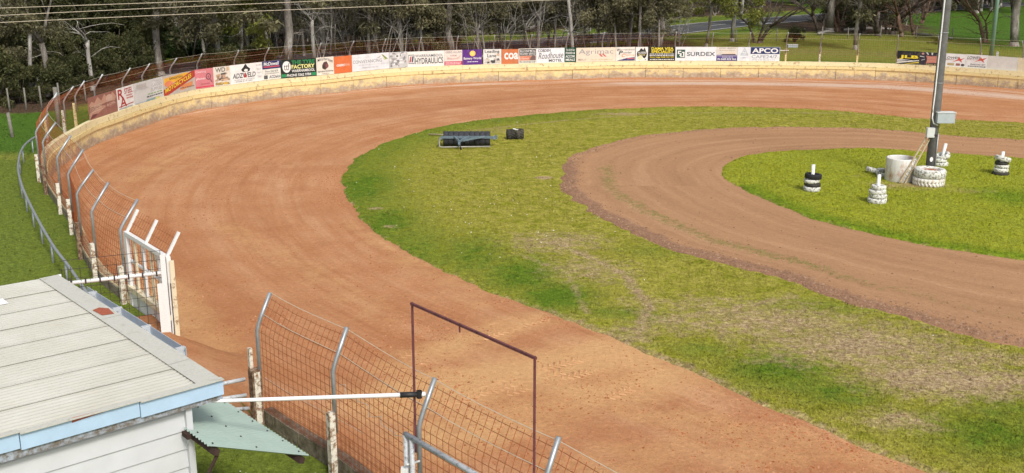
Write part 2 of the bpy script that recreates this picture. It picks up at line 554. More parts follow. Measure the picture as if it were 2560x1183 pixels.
# ------------------------------------------------------------------ the ground outside the wall
ROAD_C = [np.array(p) for p in [(-75, 22), (-52, 41.5), (-36, 56.5), (-22.8, 68.6), (-17.0, 73.6), (-9.0, 80.2), (2.4, 88.6), (9.5, 95.0), (15.8, 102.5), (23.0, 110.5), (32.0, 118.2), (47, 130.5), (70, 147), (120, 175)]]
_rp = []
for i in range(1, len(ROAD_C) - 2):
    p0, p1, p2, p3 = ROAD_C[i - 1:i + 3]
    for t in np.linspace(0, 1, 16, endpoint=False):
        _rp.append(0.5 * ((2 * p1) + (-p0 + p2) * t + (2 * p0 - 5 * p1 + 4 * p2 - p3) * t * t + (-p0 + 3 * p1 - 3 * p2 + p3) * t ** 3))
ROAD = np.array(_rp)

TH = np.linspace(-math.pi, math.pi, 900, endpoint=False)
RW = polar(WALL, C1, TH)
def z_out(X, Y, t):
    d = np.hypot(X - C1[0], Y - C1[1]) - polar(WALL, C1, np.arctan2(Y - C1[1], X - C1[0]))
    z = OUT_Z + np.clip(d / 4, 0, 1) * 0.22 * (fbm(X, Y, 0.12, 3, 21) - 0.5)
    z = z + np.clip((d - 14) / 60, 0, 1) * 0.7 * (fbm(X, Y, 0.03, 2, 4) - 0.5)
    rd = seg_dist(X, Y, ROAD[::4])
    z = np.where(rd < 7, z * np.clip((rd - 4) / 3, 0, 1) + (OUT_Z) * (1 - np.clip((rd - 4) / 3, 0, 1)), z)
    return z
tk = 1.9
rin = RW + 0.19
o, X, Y, tt = ring_sheet('ground', C1, rin, np.full_like(rin, 900.0), TH, 150, z_out, M_GRASS_OUT, kpow=4.2)
tag(o, kind='structure')
dist = np.hypot(X - C1[0], Y - C1[1]) - polar(WALL, C1, np.arctan2(Y - C1[1], X - C1[0]))
rd = seg_dist(X, Y, ROAD[::3])
rx = np.interp(X, ROAD[:, 0], ROAD[:, 1])               # road's Y at this X
behind = Y - rx
px_, py_ = 1280 + FPX * X / np.maximum(Y, 1), 0
lit = np.where(behind > 0, np.clip((rd - 7.0) / 3, 0, 1), 0)      # floor of the wood beyond the road
between = (behind < 0) & (rd > 5)
litn = np.clip((X + 26) / 4, 0, 1) * np.clip((17 - X) / 5, 0, 1) * (Y > 55) * np.clip((dist - 0.5) / 1.5, 0, 1)
lit = np.where(between, 0.85 * litn, lit)
hill = np.clip((X - 34) / 5, 0, 1) * np.clip((Y - 78) / 8, 0, 1)
lit = lit * (1 - np.clip(hill * 1.3, 0, 1))
wl = blob(X, Y, 120, 200, 12, 12, 0, OUT_Z)
lit = np.maximum(lit, np.clip((Y - 50) / 3, 0, 1) * np.clip((-20 - X) / 3, 0, 1) * (behind < 0))
copse = 1.2 * np.exp(-(((X - 32) / 8) ** 2 + ((Y - 106) / 10) ** 2))
lit = np.maximum(lit, copse)
vattr(o, 'litter', np.clip(lit, 0, 1).ravel())
lush = np.clip(hill + np.exp(-((rd - 5.2) / 1.6) ** 2) * 0.75, 0, 1)
lush = np.maximum(lush, np.clip((-15 - X) / 2, 0, 1) * np.clip((Y - 40.5) / 1.5, 0, 1) * np.clip((54 - Y) / 3, 0, 1))
strip = np.exp(-((dist - 2.0) / 3.2) ** 2) * np.clip((X - 12) / 6, 0, 1)
lush = np.maximum(lush, strip * 1.5 * (Y > 50))
lush = np.maximum(lush, 0.42 * (Y < 40) * (X < 0))
vattr(o, 'lush', lush.ravel())
dry = 0.55 * np.exp(-((dist - 12) / 5.0) ** 2) * np.clip((X - 12) / 5, 0, 1) * (Y > 50) * (1 - np.clip(hill, 0, 1))
dry = np.maximum(dry, 0.3 * np.exp(-(dist / 0.5) ** 2))
vattr(o, 'dry', dry.ravel())

# ------------------------------------------------------------------ the red clay track
thT = np.linspace(-math.pi, math.pi, 1500, endpoint=False)
RWt = polar(WALL, C1, thT)
RIt = polar(INF, C1, thT)
def z_track(X, Y, t):
    z = hgt(X, Y)
    s = np.arctan2(Y - C1[1], X - C1[0]) * 25
    r = t * 11
    z = z + 0.06 * (fbm(s * 0.10, r * 1.6, 1.0, 4, 31) - 0.5)
    z = z + 0.05 * (fbm(X, Y, 2.2, 3, 41) - 0.5) * 0.6
    pile = np.clip((t - 0.965) / 0.035, 0, 1)
    z = z + pile ** 2 * (0.16 * fbm(X, Y, 0.45, 3, 12) - 0.05) 
    lip = np.clip((0.05 - t) / 0.05, 0, 1)
    z = z - 0.05 * lip
    return z
o, X, Y, tt = ring_sheet('track', C1, RIt - 0.35, RWt + 0.02, thT, 64, z_track, M_CLAY)
tag(o, kind='structure')
s_arc = np.concatenate([[0], np.cumsum(np.hypot(np.diff(X[40]), np.diff(Y[40])))])
SS = np.repeat(s_arc[None, :], X.shape[0], 0)
RR = tt * np.repeat((RWt - RIt + 0.35)[None, :], X.shape[0], 0)
vuv(o, 'tuv', np.column_stack([SS.ravel(), RR.ravel()]))
pale = np.exp(-((tt - 0.80) / 0.10) ** 2) * np.clip((X - 0) / 8, 0, 1) * (Y > 45) * 0.95
pale = np.maximum(pale, 0.7 * np.exp(-((tt - 0.93) / 0.05) ** 2) * np.clip((X + 12) / 6, 0, 1) * (Y > 45))
pale = np.maximum(pale, 0.55 * np.exp(-((tt - 0.975) / 0.02) ** 2) * (Y > 38))
vattr(o, 'pale', pale.ravel())
tan = 0
for a, b, w, k_ in [((1000, 1000), (1640, 870), 1.0, .9), ((1100, 1090), (1700, 930), 0.9, .7), ((980, 920), (1330, 800), 0.6, .6),
                    ((1500, 1150), (2000, 1120), 0.9, .45), ((420, 720), (560, 940), 0.8, .6), ((600, 330), (300, 450), 1.2, .35),
                    ((560, 560), (980, 800), 0.6, .35), ((880, 560), (1200, 760), 0.5, .4), ((1430, 1000), (2200, 1150), 0.6, .5)]:
    dd = seg_dist(X, Y, [g(*a)[:2], g(*b)[:2]])
    tan = np.maximum(tan, k_ * np.exp(-(dd / (w * 1.3)) ** 2))
vattr(o, 'tan', (tan * np.ones_like(X)).ravel())

damp = 0
for pts, w, a in [([(400, 560), (500, 720), (620, 880)], 1.0, .75), ([(470, 880), (590, 1000), (700, 1040)], .8, .8), ([(260, 470), (330, 400), (470, 330)], .9, .55), ([(700, 640), (900, 800), (1050, 880)], .7, .5), ([(1300, 1000), (1700, 1180)], 1.2, .6), ([(900, 260), (1400, 225), (2000, 215)], .8, .45), ([(1900, 1080), (2200, 1180)], .8, .5), ([(560, 420), (620, 560), (760, 700)], .5, .4)]:
    dd = seg_dist(X, Y, [g(*p)[:2] for p in pts])
    damp = np.maximum(damp, a * np.exp(-(dd / w) ** 2))
vattr(o, 'damp', (damp * np.ones_like(X)).ravel())
# ramp of clay up through the gap in the wall beside the white gate
ent_a, na = wall_at(near_s((-6.3, 20.5)), 0.0)
ent_b, nb = wall_at(near_s((-4.15, 17.3)), 0.0)
nr_, nc_ = 14, 14
V = []
for i in range(nr_):
    for j in range(nc_):
        e = ent_a + (ent_b - ent_a) * (j / (nc_ - 1) * (1.16 + .5 * min(1, i / 5)) - 0.08 - .5 * min(1, i / 5))
        n_ = (na + nb) / 2
        dd = 1.8 - 5.4 * i / (nr_ - 1)
        p = e + n_ * dd
        zz = np.interp(-dd, [-1.8, -1.2, -.1, .2, 3.6], [-.04, 0.06, OUT_Z - .06, OUT_Z + 0.09, OUT_Z + .12]) + 0.05 * (fbm(p[0], p[1], 1.5, 3) - 0.5)
        if dd > -.1:                       # the ramp feathers out sideways on the track
            fq = min(1, j / 3, (nc_ - 1 - j) / 5)
            zz = -.05 + (zz + .05) * fq
        V.append((p[0], p[1], zz))
I = np.arange(nr_ * nc_).reshape(nr_, nc_)
F = np.stack([I[:-1, :-1], I[:-1, 1:], I[1:, 1:], I[1:, :-1]], -1).reshape(-1, 4)
o = tag(fast_mesh('entry_path', V, F, M_CLAY, True), kind='structure')
vuv(o, 'tuv', np.array(V)[:, :2]); vattr(o, 'pale', np.zeros(len(V))); vattr(o, 'tan', np.full(len(V), 0.2)); vattr(o, 'damp', np.full(len(V), 0.45))

# ------------------------------------------------------------------ infield turf, kart track, centre turf
thI = np.linspace(-math.pi, math.pi, 1400, endpoint=False)
edge_n = lambda th, c, r, amp, f, sd: amp * (fbm(c[0] + r * np.cos(th), c[1] + r * np.sin(th), f, 4, sd) - 0.5)
RI = polar(INF, C1, thI); RI = RI + edge_n(thI, C1, RI, 0.42, 1.1, 3) + edge_n(thI, C1, RI, 0.22, 4.0, 13) + edge_n(thI, C1, RI, 0.10, 11.0, 23)
def z_inf(X, Y, t):
    z = hgt(X, Y) + 0.045 + 0.02 * (fbm(X, Y, 1.7, 3, 71) - 0.5)
    return z - 0.075 * np.clip((t - 0.992) / 0.008, 0, 1)
o, X, Y, tt = ring_sheet('infield', C1, np.full_like(RI, 0.05), RI, thI, 120, z_inf, M_GRASS_IN, kpow=0.8)
tag(o, kind='structure')
lush = 0
for px, py, rx_, ry_, a in [(900, 470, 1.6, 4.5, 1.0), (960, 560, 1.3, 2.6, 1.0), (1300, 690, 1.2, 2.0, 1.0), (1390, 745, 1.1, 1.4, 1.1), (1180, 640, 1.3, 2.5, .8),
                            (1540, 785, 1.2, 0.5, .7), (1950, 930, 1.3, 1.2, 1.0), (2090, 985, 1.2, 0.9, .8), (2480, 1090, 1.5, 1.2, .9), (2540, 1040, 1.2, 1.2, .7), (1760, 880, 1.0, .7, .6),
                            (1050, 330, 3.5, 1.2, .7), (1300, 300, 5, 0.8, .6), (1900, 285, 9, 1.0, .35), (1620, 800, .8, .5, .5), (2060, 770, 2.0, .8, .5), (1640, 630, 1.6, 1.0, .45)]:
    lush = np.maximum(lush, a * blob(X, Y, px, py, rx_, ry_))
ed0 = (1 - tt) * np.repeat(RI[None, :], X.shape[0], 0)
lush = np.maximum(lush * .85, .62 * np.exp(-(ed0 / 2.6) ** 2) * np.clip((Y - 25) / 4, 0, 1) * np.clip((10 - X) / 9, 0, 1))
vattr(o, 'lush', lush.ravel())
dry = 0.12 * np.ones_like(X)
for px, py, rx_, ry_, a in [(1390, 610, 2.2, 1.8, .72), (1480, 680, 2.0, 1.8, .66), (1620, 760, 1.8, 1.2, .55), (1750, 760, 2.2, 1.0, .6), (1950, 810, 3.0, 1.8, .80), (2150, 870, 3.0, 1.9, .88), (1820, 790, 2.6, 1.6, .66), (2020, 900, 2.2, .8, .6), (2400, 900, 2.2, 1.2, .75), (1700, 820, 2.0, 1.2, .6),
                            (2330, 950, 2.2, 1.5, .92), (2450, 960, 2.0, 1.2, .92), (1560, 850, 0.9, 0.7, .8), (2250, 1060, 1.2, .7, .75), (1500, 540, 1.6, 1.2, .4), (2230, 820, 1.6, .8, .6),
                            (1560, 288, 2.2, .7, .8), (1250, 330, 2.6, 1.4, .5), (1360, 447, 0.4, 0.35, 1.1), (1830, 840, 1.6, .5, .6), (940, 525, .35, .3, .8), (975, 570, .3, .3, .8), (1180, 450, 3.0, 6.0, .22)]:
    dry = np.maximum(dry, a * blob(X, Y, px, py, rx_, ry_))
for pts, w, a in [([(1390, 610), (1560, 690), (1620, 770), (1590, 850)], 0.28, .8), ([(1300, 640), (1420, 690), (1470, 790)], 0.2, .6), ([(1500, 838), (1700, 800), (1980, 745)], .3, .75),
                  ([(1650, 800), (1950, 850), (2200, 930), (2500, 1000)], .35, .75), ([(1800, 850), (2100, 800)], .22, .7), ([(1120, 335), (1400, 305), (1650, 285), (2100, 285)], .25, .62), ([(2100, 286), (2560, 318)], .2, .55)]:
    dd = seg_dist(X, Y, [g(*p)[:2] for p in pts])
    dry = np.maximum(dry, a * np.exp(-(dd / w) ** 2))
ed = (1 - tt) * np.repeat(RI[None, :], X.shape[0], 0)      # metres from the edge
lower = np.clip((27 - Y) / 3, 0, 1)
dry = np.maximum(dry, lower * 0.72 * np.exp(-(ed / 0.4) ** 2))
dry = np.maximum(dry, 0.55 * np.exp(-(ed / 0.15) ** 2))
vattr(o, 'dry', dry.ravel())

RKO = polar(KOUT, C2, thI); RKO = RKO + edge_n(thI, C2, RKO, 0.45, 1.3, 6) + edge_n(thI, C2, RKO, 0.25, 5.0, 16)
RKI = polar(KIN, C2, thI); RKI_e = RKI + edge_n(thI, C2, RKI, 0.35, 1.2, 9) + edge_n(thI, C2, RKI, 0.12, 5.0, 19)
def z_kart(X, Y, t):
    z = hgt(X, Y) + 0.045 + 0.02 * (fbm(X, Y, 1.7, 3, 71) - 0.5)
    s = np.arctan2(Y - C2[1], X - C2[0]) * 14
    bank = np.exp(-((t - 0.9) / 0.09) ** 2)
    return z + 0.014 + 0.08 * bank * fbm(X, Y, 1.5, 3, 55) + 0.012 * (fbm(s * .2, t * 20, 1, 3, 5) - .5) - 0.06 * np.clip((t - .96) / .04, 0, 1)
o, X, Y, tt = ring_sheet('kart_track', C2, RKI - 0.4, RKO, thI, 56, z_kart, M_LOAM)
tag(o, kind='structure')
s_arc = np.concatenate([[0], np.cumsum(np.hypot(np.diff(X[30]), np.diff(Y[30])))])
vuv(o, 'tuv', np.column_stack([np.repeat(s_arc[None, :], X.shape[0], 0).ravel(), (tt * 8).ravel()]))
south = np.clip((44 - Y) / 3, 0, 1) * np.clip((14 - X) / 6, 0.55, 1)
vattr(o, 'tilled', (np.exp(-((tt - 0.95) / 0.07) ** 2) * (0.2 + 0.75 * south)).ravel())
vattr(o, 'weedy', (np.exp(-((tt - 0.72) / 0.085) ** 2) * (0.1 + 0.62 * south)).ravel())

def z_cen(X, Y, t):
    z = hgt(X, Y) + 0.045 + 0.02 * (fbm(X, Y, 1.7, 3, 71) - 0.5)
    return z + 0.075 - 0.085 * np.clip((t - 0.985) / 0.015, 0, 1)
o, X, Y, tt = ring_sheet('centre_green', C2, np.full_like(RKI, 0.05), RKI_e, thI, 60, z_cen, M_GRASS_CEN, kpow=0.8)
tag(o, kind='structure')
lush = 0.25 * np.ones_like(X)
lush = np.maximum(lush, 0.75 * np.exp(-(((1 - tt) * RKI_e[None, :]) / 1.0) ** 2) * (Y < 38))
lush = np.maximum(lush, 0.7 * blob(X, Y, 2520, 500, 1.6, 2))
vattr(o, 'lush', lush.ravel())
dry = np.maximum(0.75 * blob(X, Y, 2270, 470, 2.1, 1.1), 0.6 * blob(X, Y, 2420, 485, 1.4, .6))
dry = np.maximum(dry, 0.5 * blob(X, Y, 2150, 445, .8, .7))
dry = np.maximum(dry, 0.6 * np.exp(-(((1 - tt) * RKI_e[None, :]) / 0.15) ** 2))
vattr(o, 'dry', dry.ravel())

# ------------------------------------------------------------------ road
def asphalt():
    k = NT('asphalt', 0.85, 0.2)
    P = k.pos()
    a = k.noise(P, 0.5, 5); b = k.noise(P, 25, 3)
    c = k.ramp(a, [(0.3, (0.062, 0.064, 0.07)), (0.7, (0.092, 0.094, 0.10))])
    k.color(k.mix(0.3, c, k.ramp(b, [(0.3, 0.25), (0.7, 0.8)]), 'OVERLAY'))
    k.bump(b, 0.3, 0.01)
    return k.m
M_ASPH = asphalt()
M_LINE = flat('road_paint', (0.72, 0.72, 0.68), 0.7, 0.2, 0.15, 3)
T = np.gradient(ROAD, axis=0); T /= np.linalg.norm(T, axis=1)[:, None]
Nn = np.column_stack([-T[:, 1], T[:, 0]])
def strip(name, mat, o0, o1, z, parent=None, i0=0, i1=None):
    R_, N_ = ROAD[i0:i1], Nn[i0:i1]
    V = np.concatenate([np.column_stack([R_ + N_ * o0, np.full(len(R_), z)]), np.column_stack([R_ + N_ * o1, np.full(len(R_), z)])])
    n = len(R_); i = np.arange(n - 1)
    F = np.stack([i, i + n, i + n + 1, i + 1], -1)
    F = F[:, ::-1]
    return fast_mesh(name, V, F, mat, parent=parent)
road = tag(strip('road', M_ASPH, -3.1, 3.1, OUT_Z + 0.03), kind='structure')
strip('edge_line', M_LINE, -2.85, -2.72, OUT_Z + 0.036, road)
strip('edge_line', M_LINE, 2.72, 2.85, OUT_Z + 0.036, road)
rs = np.concatenate([[0], np.cumsum(np.linalg.norm(np.diff(ROAD, axis=0), axis=1))])
mb_first = None
for s0 in np.arange(6, rs[-1] - 8, 9.0):
    sa = np.linspace(s0, s0 + 3.2, 5)
    R_ = np.column_stack([np.interp(sa, rs, ROAD[:, 0]), np.interp(sa, rs, ROAD[:, 1])])
    N_ = np.column_stack([np.interp(sa, rs, Nn[:, 0]), np.interp(sa, rs, Nn[:, 1])])
    V = np.concatenate([np.column_stack([R_ - N_ * .07, np.full(5, OUT_Z + .036)]), np.column_stack([R_ + N_ * .07, np.full(5, OUT_Z + .036)])])
    i = np.arange(4)
    fast_mesh('centre_dash', V, np.stack([i + 1, i + 6, i + 5, i], -1), M_LINE, parent=road)
# three white blocks of a painted bar across the lane
pb = g(1915, 59, OUT_Z)
j = np.argmin(np.sum((ROAD - pb[:2]) ** 2, 1))
for off in (-2.3, -1.2, -0.1):
    c = ROAD[j] + Nn[j] * off
    t, n = T[j], Nn[j]
    V = [np.append(c + t * a + n * b, OUT_Z + 0.036) for a, b in ((-.9, -.3), (.9, -.3), (.9, .3), (-.9, .3))]
    fast_mesh('painted_bar', V, [(0, 1, 2, 3)], M_LINE, parent=road)

# ------------------------------------------------------------------ the speedway wall
def wall_mat():
    k = NT('painted_concrete', 0.85, 0.15)
    P = k.pos()
    z = k.sep(P)[2]
    nz = k.noise(k.mapping(P, (1, 1, 1.6)), 1.6, 8, 0.72)
    nz2 = k.noise(P, 5.5, 6, 0.7)
    fine = k.noise(P, 30, 4, 0.7)
    # paint scoured away low down where cars and clods hit the wall
    low = k.math('MULTIPLY', k.math('SUBTRACT', 0.5, z), 1.3)
    m = k.math('ADD', low, k.math('MULTIPLY', k.math('SUBTRACT', nz, 0.5), 2.3))
    m = k.math('ADD', m, k.math('MULTIPLY', k.math('SUBTRACT', nz2, 0.5), 0.9))
    paint = k.ramp(nz2, [(0.3, (0.58, 0.44, 0.20)), (0.55, (0.72, 0.58, 0.30)), (0.75, (0.76, 0.68, 0.44))])
    conc = k.ramp(nz2, [(0.3, (0.24, 0.175, 0.13)), (0.5, (0.36, 0.28, 0.21)), (0.72, (0.52, 0.46, 0.36))])
    c = k.mix(k.math('MULTIPLY', k.ramp(m, [(0.02, 0.0), (0.34, 1.0)]), 0.9), paint, conc)
    dust = k.math('ADD', k.math('MULTIPLY', k.math('SUBTRACT', 0.20, z), 2.6), k.math('MULTIPLY', k.math('SUBTRACT', nz, 0.5), 1.6))
    c = k.mix(k.ramp(dust, [(0.2, 0.0), (0.55, 0.7)]), c, (0.44, 0.24, 0.13))
    c = k.mix(0.25, c, k.ramp(fine, [(0.25, 0.25), (0.75, 0.8)]), 'OVERLAY')
    k.color(c)
    k.bump(k.math('ADD', m, fine), 0.3, 0.012)
    return k.m
M_WALL = wall_mat()
M_CAP = worn('yellow_rail_paint', (0.78, 0.64, 0.31), (0.44, 0.30, 0.17), 0.40, 4.5, 0.7, 0.05)
M_CAP2 = worn('cream_rail_paint', (0.80, 0.70, 0.42), (0.50, 0.38, 0.22), 0.40, 4.5, 0.7, 0.05)
M_BLOCK = worn('bare_block', (0.26, 0.225, 0.17), (0.12, 0.10, 0.065), 0.48, 5.0, 0.95, 0.1)

gap0 = near_s((-6.82, 21.22)); gap1 = near_s((-4.1, 17.22))
gate_end = near_s((-8.55, 23.5))
s_first = max(gap0, gap1); s_near = min(gap0, gap1)

wall_root = thing('speedway_wall', 'cream painted concrete crash wall curving round the clay track, scuffed along its foot', 'wall', (-12.0, 50.0, 0))
def wpt(s, off, z):
    p, _ = wall_at(s, off)
    return np.array([p[0] + 12.0, p[1] - 50.0, z])
def wtop(s):
    y = wall_at(s)[0][1]
    return float(np.interp(y, [33.0, 38.0], [0.84, 1.10])) / 1.10
def wall_piece(root, name, s0, s1, off0, off1, z0, z1, mat, gap=0.006, sub=0.6, conv=wpt, fit=True):
    """a bent bar along the wall from s0 to s1, between two offsets and two heights"""
    n = max(2, int(abs(s1 - s0) / sub) + 1)
    ss = np.linspace(s0 + gap, s1 - gap, n)
    mb = MB()
    V = []
    for s in ss:
        q = wtop(s) if fit else 1.0
        V += [conv(s, off0, z0 * q), conv(s, off1, z0 * q), conv(s, off1, z1 * q), conv(s, off0, z1 * q)]
    F = []
    for i in range(n - 1):
        for k in range(4):
            F.append((i * 4 + k, i * 4 + (k + 1) % 4, (i + 1) * 4 + (k + 1) % 4, (i + 1) * 4 + k))
    F += [(3, 2, 1, 0), tuple((n - 1) * 4 + k for k in range(4))]
    mb.add(V, F)
    return mb.build(name, mat, root)
s_end = near_s((40.0, 53.5))
PAN = 2.4
s = gate_end
k_ = 0
while s < s_end:
    e = min(s + PAN, s_end)
    j = random.uniform(-0.008, 0.008)
    wall_piece(wall_root, 'panel', s, e, -0.19, 0.0 + j, -0.35, 0.66, M_WALL, 0.012)
    s = e
s = gate_end; k_ = 0
while s < s_end:
    e = min(s + 3.6, s_end)
    wall_piece(wall_root, 'rail', s, e, -0.19, 0.045 + random.uniform(0, .02), 0.664, 0.83 + random.uniform(-.01, .01), M_CAP, 0.008)
    wall_piece(wall_root, 'capping', s - 1.1 if k_ else s, e - 1.1 if e < s_end else e, -0.19, 0.005, 0.845, WALL_Z + random.uniform(-.008, .008), M_CAP2, 0.006)
    s = e; k_ += 1
for s in np.arange(gate_end + 1.2, s_end, 4.8):          # upright straps over the joints
    if random.random() < 0.7:
        wall_piece(wall_root, 'strap', s - 0.05, s + 0.05, -0.02, 0.03, -0.1, 0.655, M_WALL, 0)

s_moss = near_s((-17.6, 42.0))
s = gate_end
while s < s_moss:
    e = min(s + 0.8, s_moss)
    wall_piece(wall_root, 'outer_block', s, e, -0.225, -0.196, 0.2, 1.07, M_BLOCK, 0.004)
    s = e
# near run of the wall, seen from behind over the fence: bare mossy block courses
near_root = thing('block_wall', 'low mossy block wall under the near wire fence', 'wall', (-2.0, 14.5, 0))
def npt(s, off, z):
    p, _ = wall_at(s, off)
    return np.array([p[0] + 2.0, p[1] - 14.5, z])
s_right = s_near - 12.4
for row in range(5):
    z0 = -0.2 + row * 0.215
    s = s_right - (0.2 if row % 2 else 0)
    while s < s_near:
        e = min(s + 0.40, s_near)
        if e - s > 0.05:
            wall_piece(near_root, 'block', max(s, s_right), e, -0.19 + random.uniform(-.006, .006), 0.0, z0, z0 + 0.209, M_BLOCK, 0.004, 2, npt, False)
        s = e

# ------------------------------------------------------------------ advertising boards along the wall
_mcache = {}
def colm(c, rough=0.55):
    key = tuple(round(x, 3) for x in c)
    if key not in _mcache:
        k = NT('sign_colour', rough, 0.3)
        P = k.pos()
        nz = k.noise(P, 3.0, 6, 0.65)
        fd = k.noise(k.mapping(P, (4, 4, 1)), 2.0, 5, 0.7)
        cc = k.ramp(nz, [(0.3, tuple(x * 0.84 for x in c)), (0.7, tuple(min(1, x * 1.04) for x in c))])
        cc = k.mix(k.math('MULTIPLY', k.ramp(fd, [(0.52, 0.0), (0.75, 1.0)]), 0.22), cc, (0.44, 0.37, 0.29))
        k.color(cc)
        _mcache[key] = k.m
    return _mcache[key]
W_ = (.78, .78, .76); K_ = (.018, .018, .02); R_ = (.42, .03, .03); CREAM = (.72, .64, .48); NAVY = (.02, .028, .12); GRN = (.02, .26, .08); ORG = (.66, .16, .05)
YEL = (.82, .66, .04); GREY = (.35, .36, .38); DK = (.05, .05, .055); PUR = (.10, .025, .22); PINK = (.60, .20, .23)
def Tx(t, u0, v0, u1, v1, c, bold=0.0, slope=0.0, shear=0.0): return ('T', t, u0, v0, u1, v1, c, bold, slope, shear)
def Rc(u0, v0, u1, v1, c, slope=0.0): return ('P', [(u0, v0), (u1, v0 + slope), (u1, v1 + slope), (u0, v1)], c)
def El(u, v, ru, rv, c, n=28): return ('P', [(u + ru * math.cos(2 * math.pi * i / n), v + rv * math.sin(2 * math.pi * i / n)) for i in range(n)], c)
def Pg(pts, c): return ('P', pts, c)
def lines(u0, u1, rows, c, seed=1):
    r = random.Random(seed); out = []
    for v, h in rows:                       # rows of print too small to read in the photograph
        u = u0 + r.uniform(0, .02)
        while u < u1 - .02:
            w = r.uniform(.03, .09); w = min(w, u1 - u)
            out.append(Rc(u, v, u + w, v + h, c)); u += w + .02
    return [('S', out)]
def scribble(u0, v0, u1, v1, cols, n, seed):
    r = random.Random(seed); out = []
    for i in range(n):
        cu = r.uniform(u0, u1); cv = r.uniform(v0, v1); w = r.uniform(.03, .16); h = r.uniform(.03, .11)
        a = (max(u0, cu - w), min(u1, cu + w)); b = (max(v0, cv - h), min(v1, cv + h))
        out.append(Pg([(a[0], b[0]), (a[1], b[0] + r.uniform(0, .03)), (a[1] - r.uniform(0, .05), b[1]), (a[0] + r.uniform(0, .05), b[1] - r.uniform(0, .03))], r.choice(cols)))
    return [('S', out)]
AUS = [(.10, .55), (.16, .68), (.30, .74), (.38, .86), (.50, .92), (.55, .84), (.62, .78), (.68, .90), (.74, .96), (.80, .78), (.88, .62), (.92, .46), (.86, .30), (.76, .18), (.64, .20), (.56, .32), (.44, .40), (.30, .36), (.16, .28), (.12, .40)]
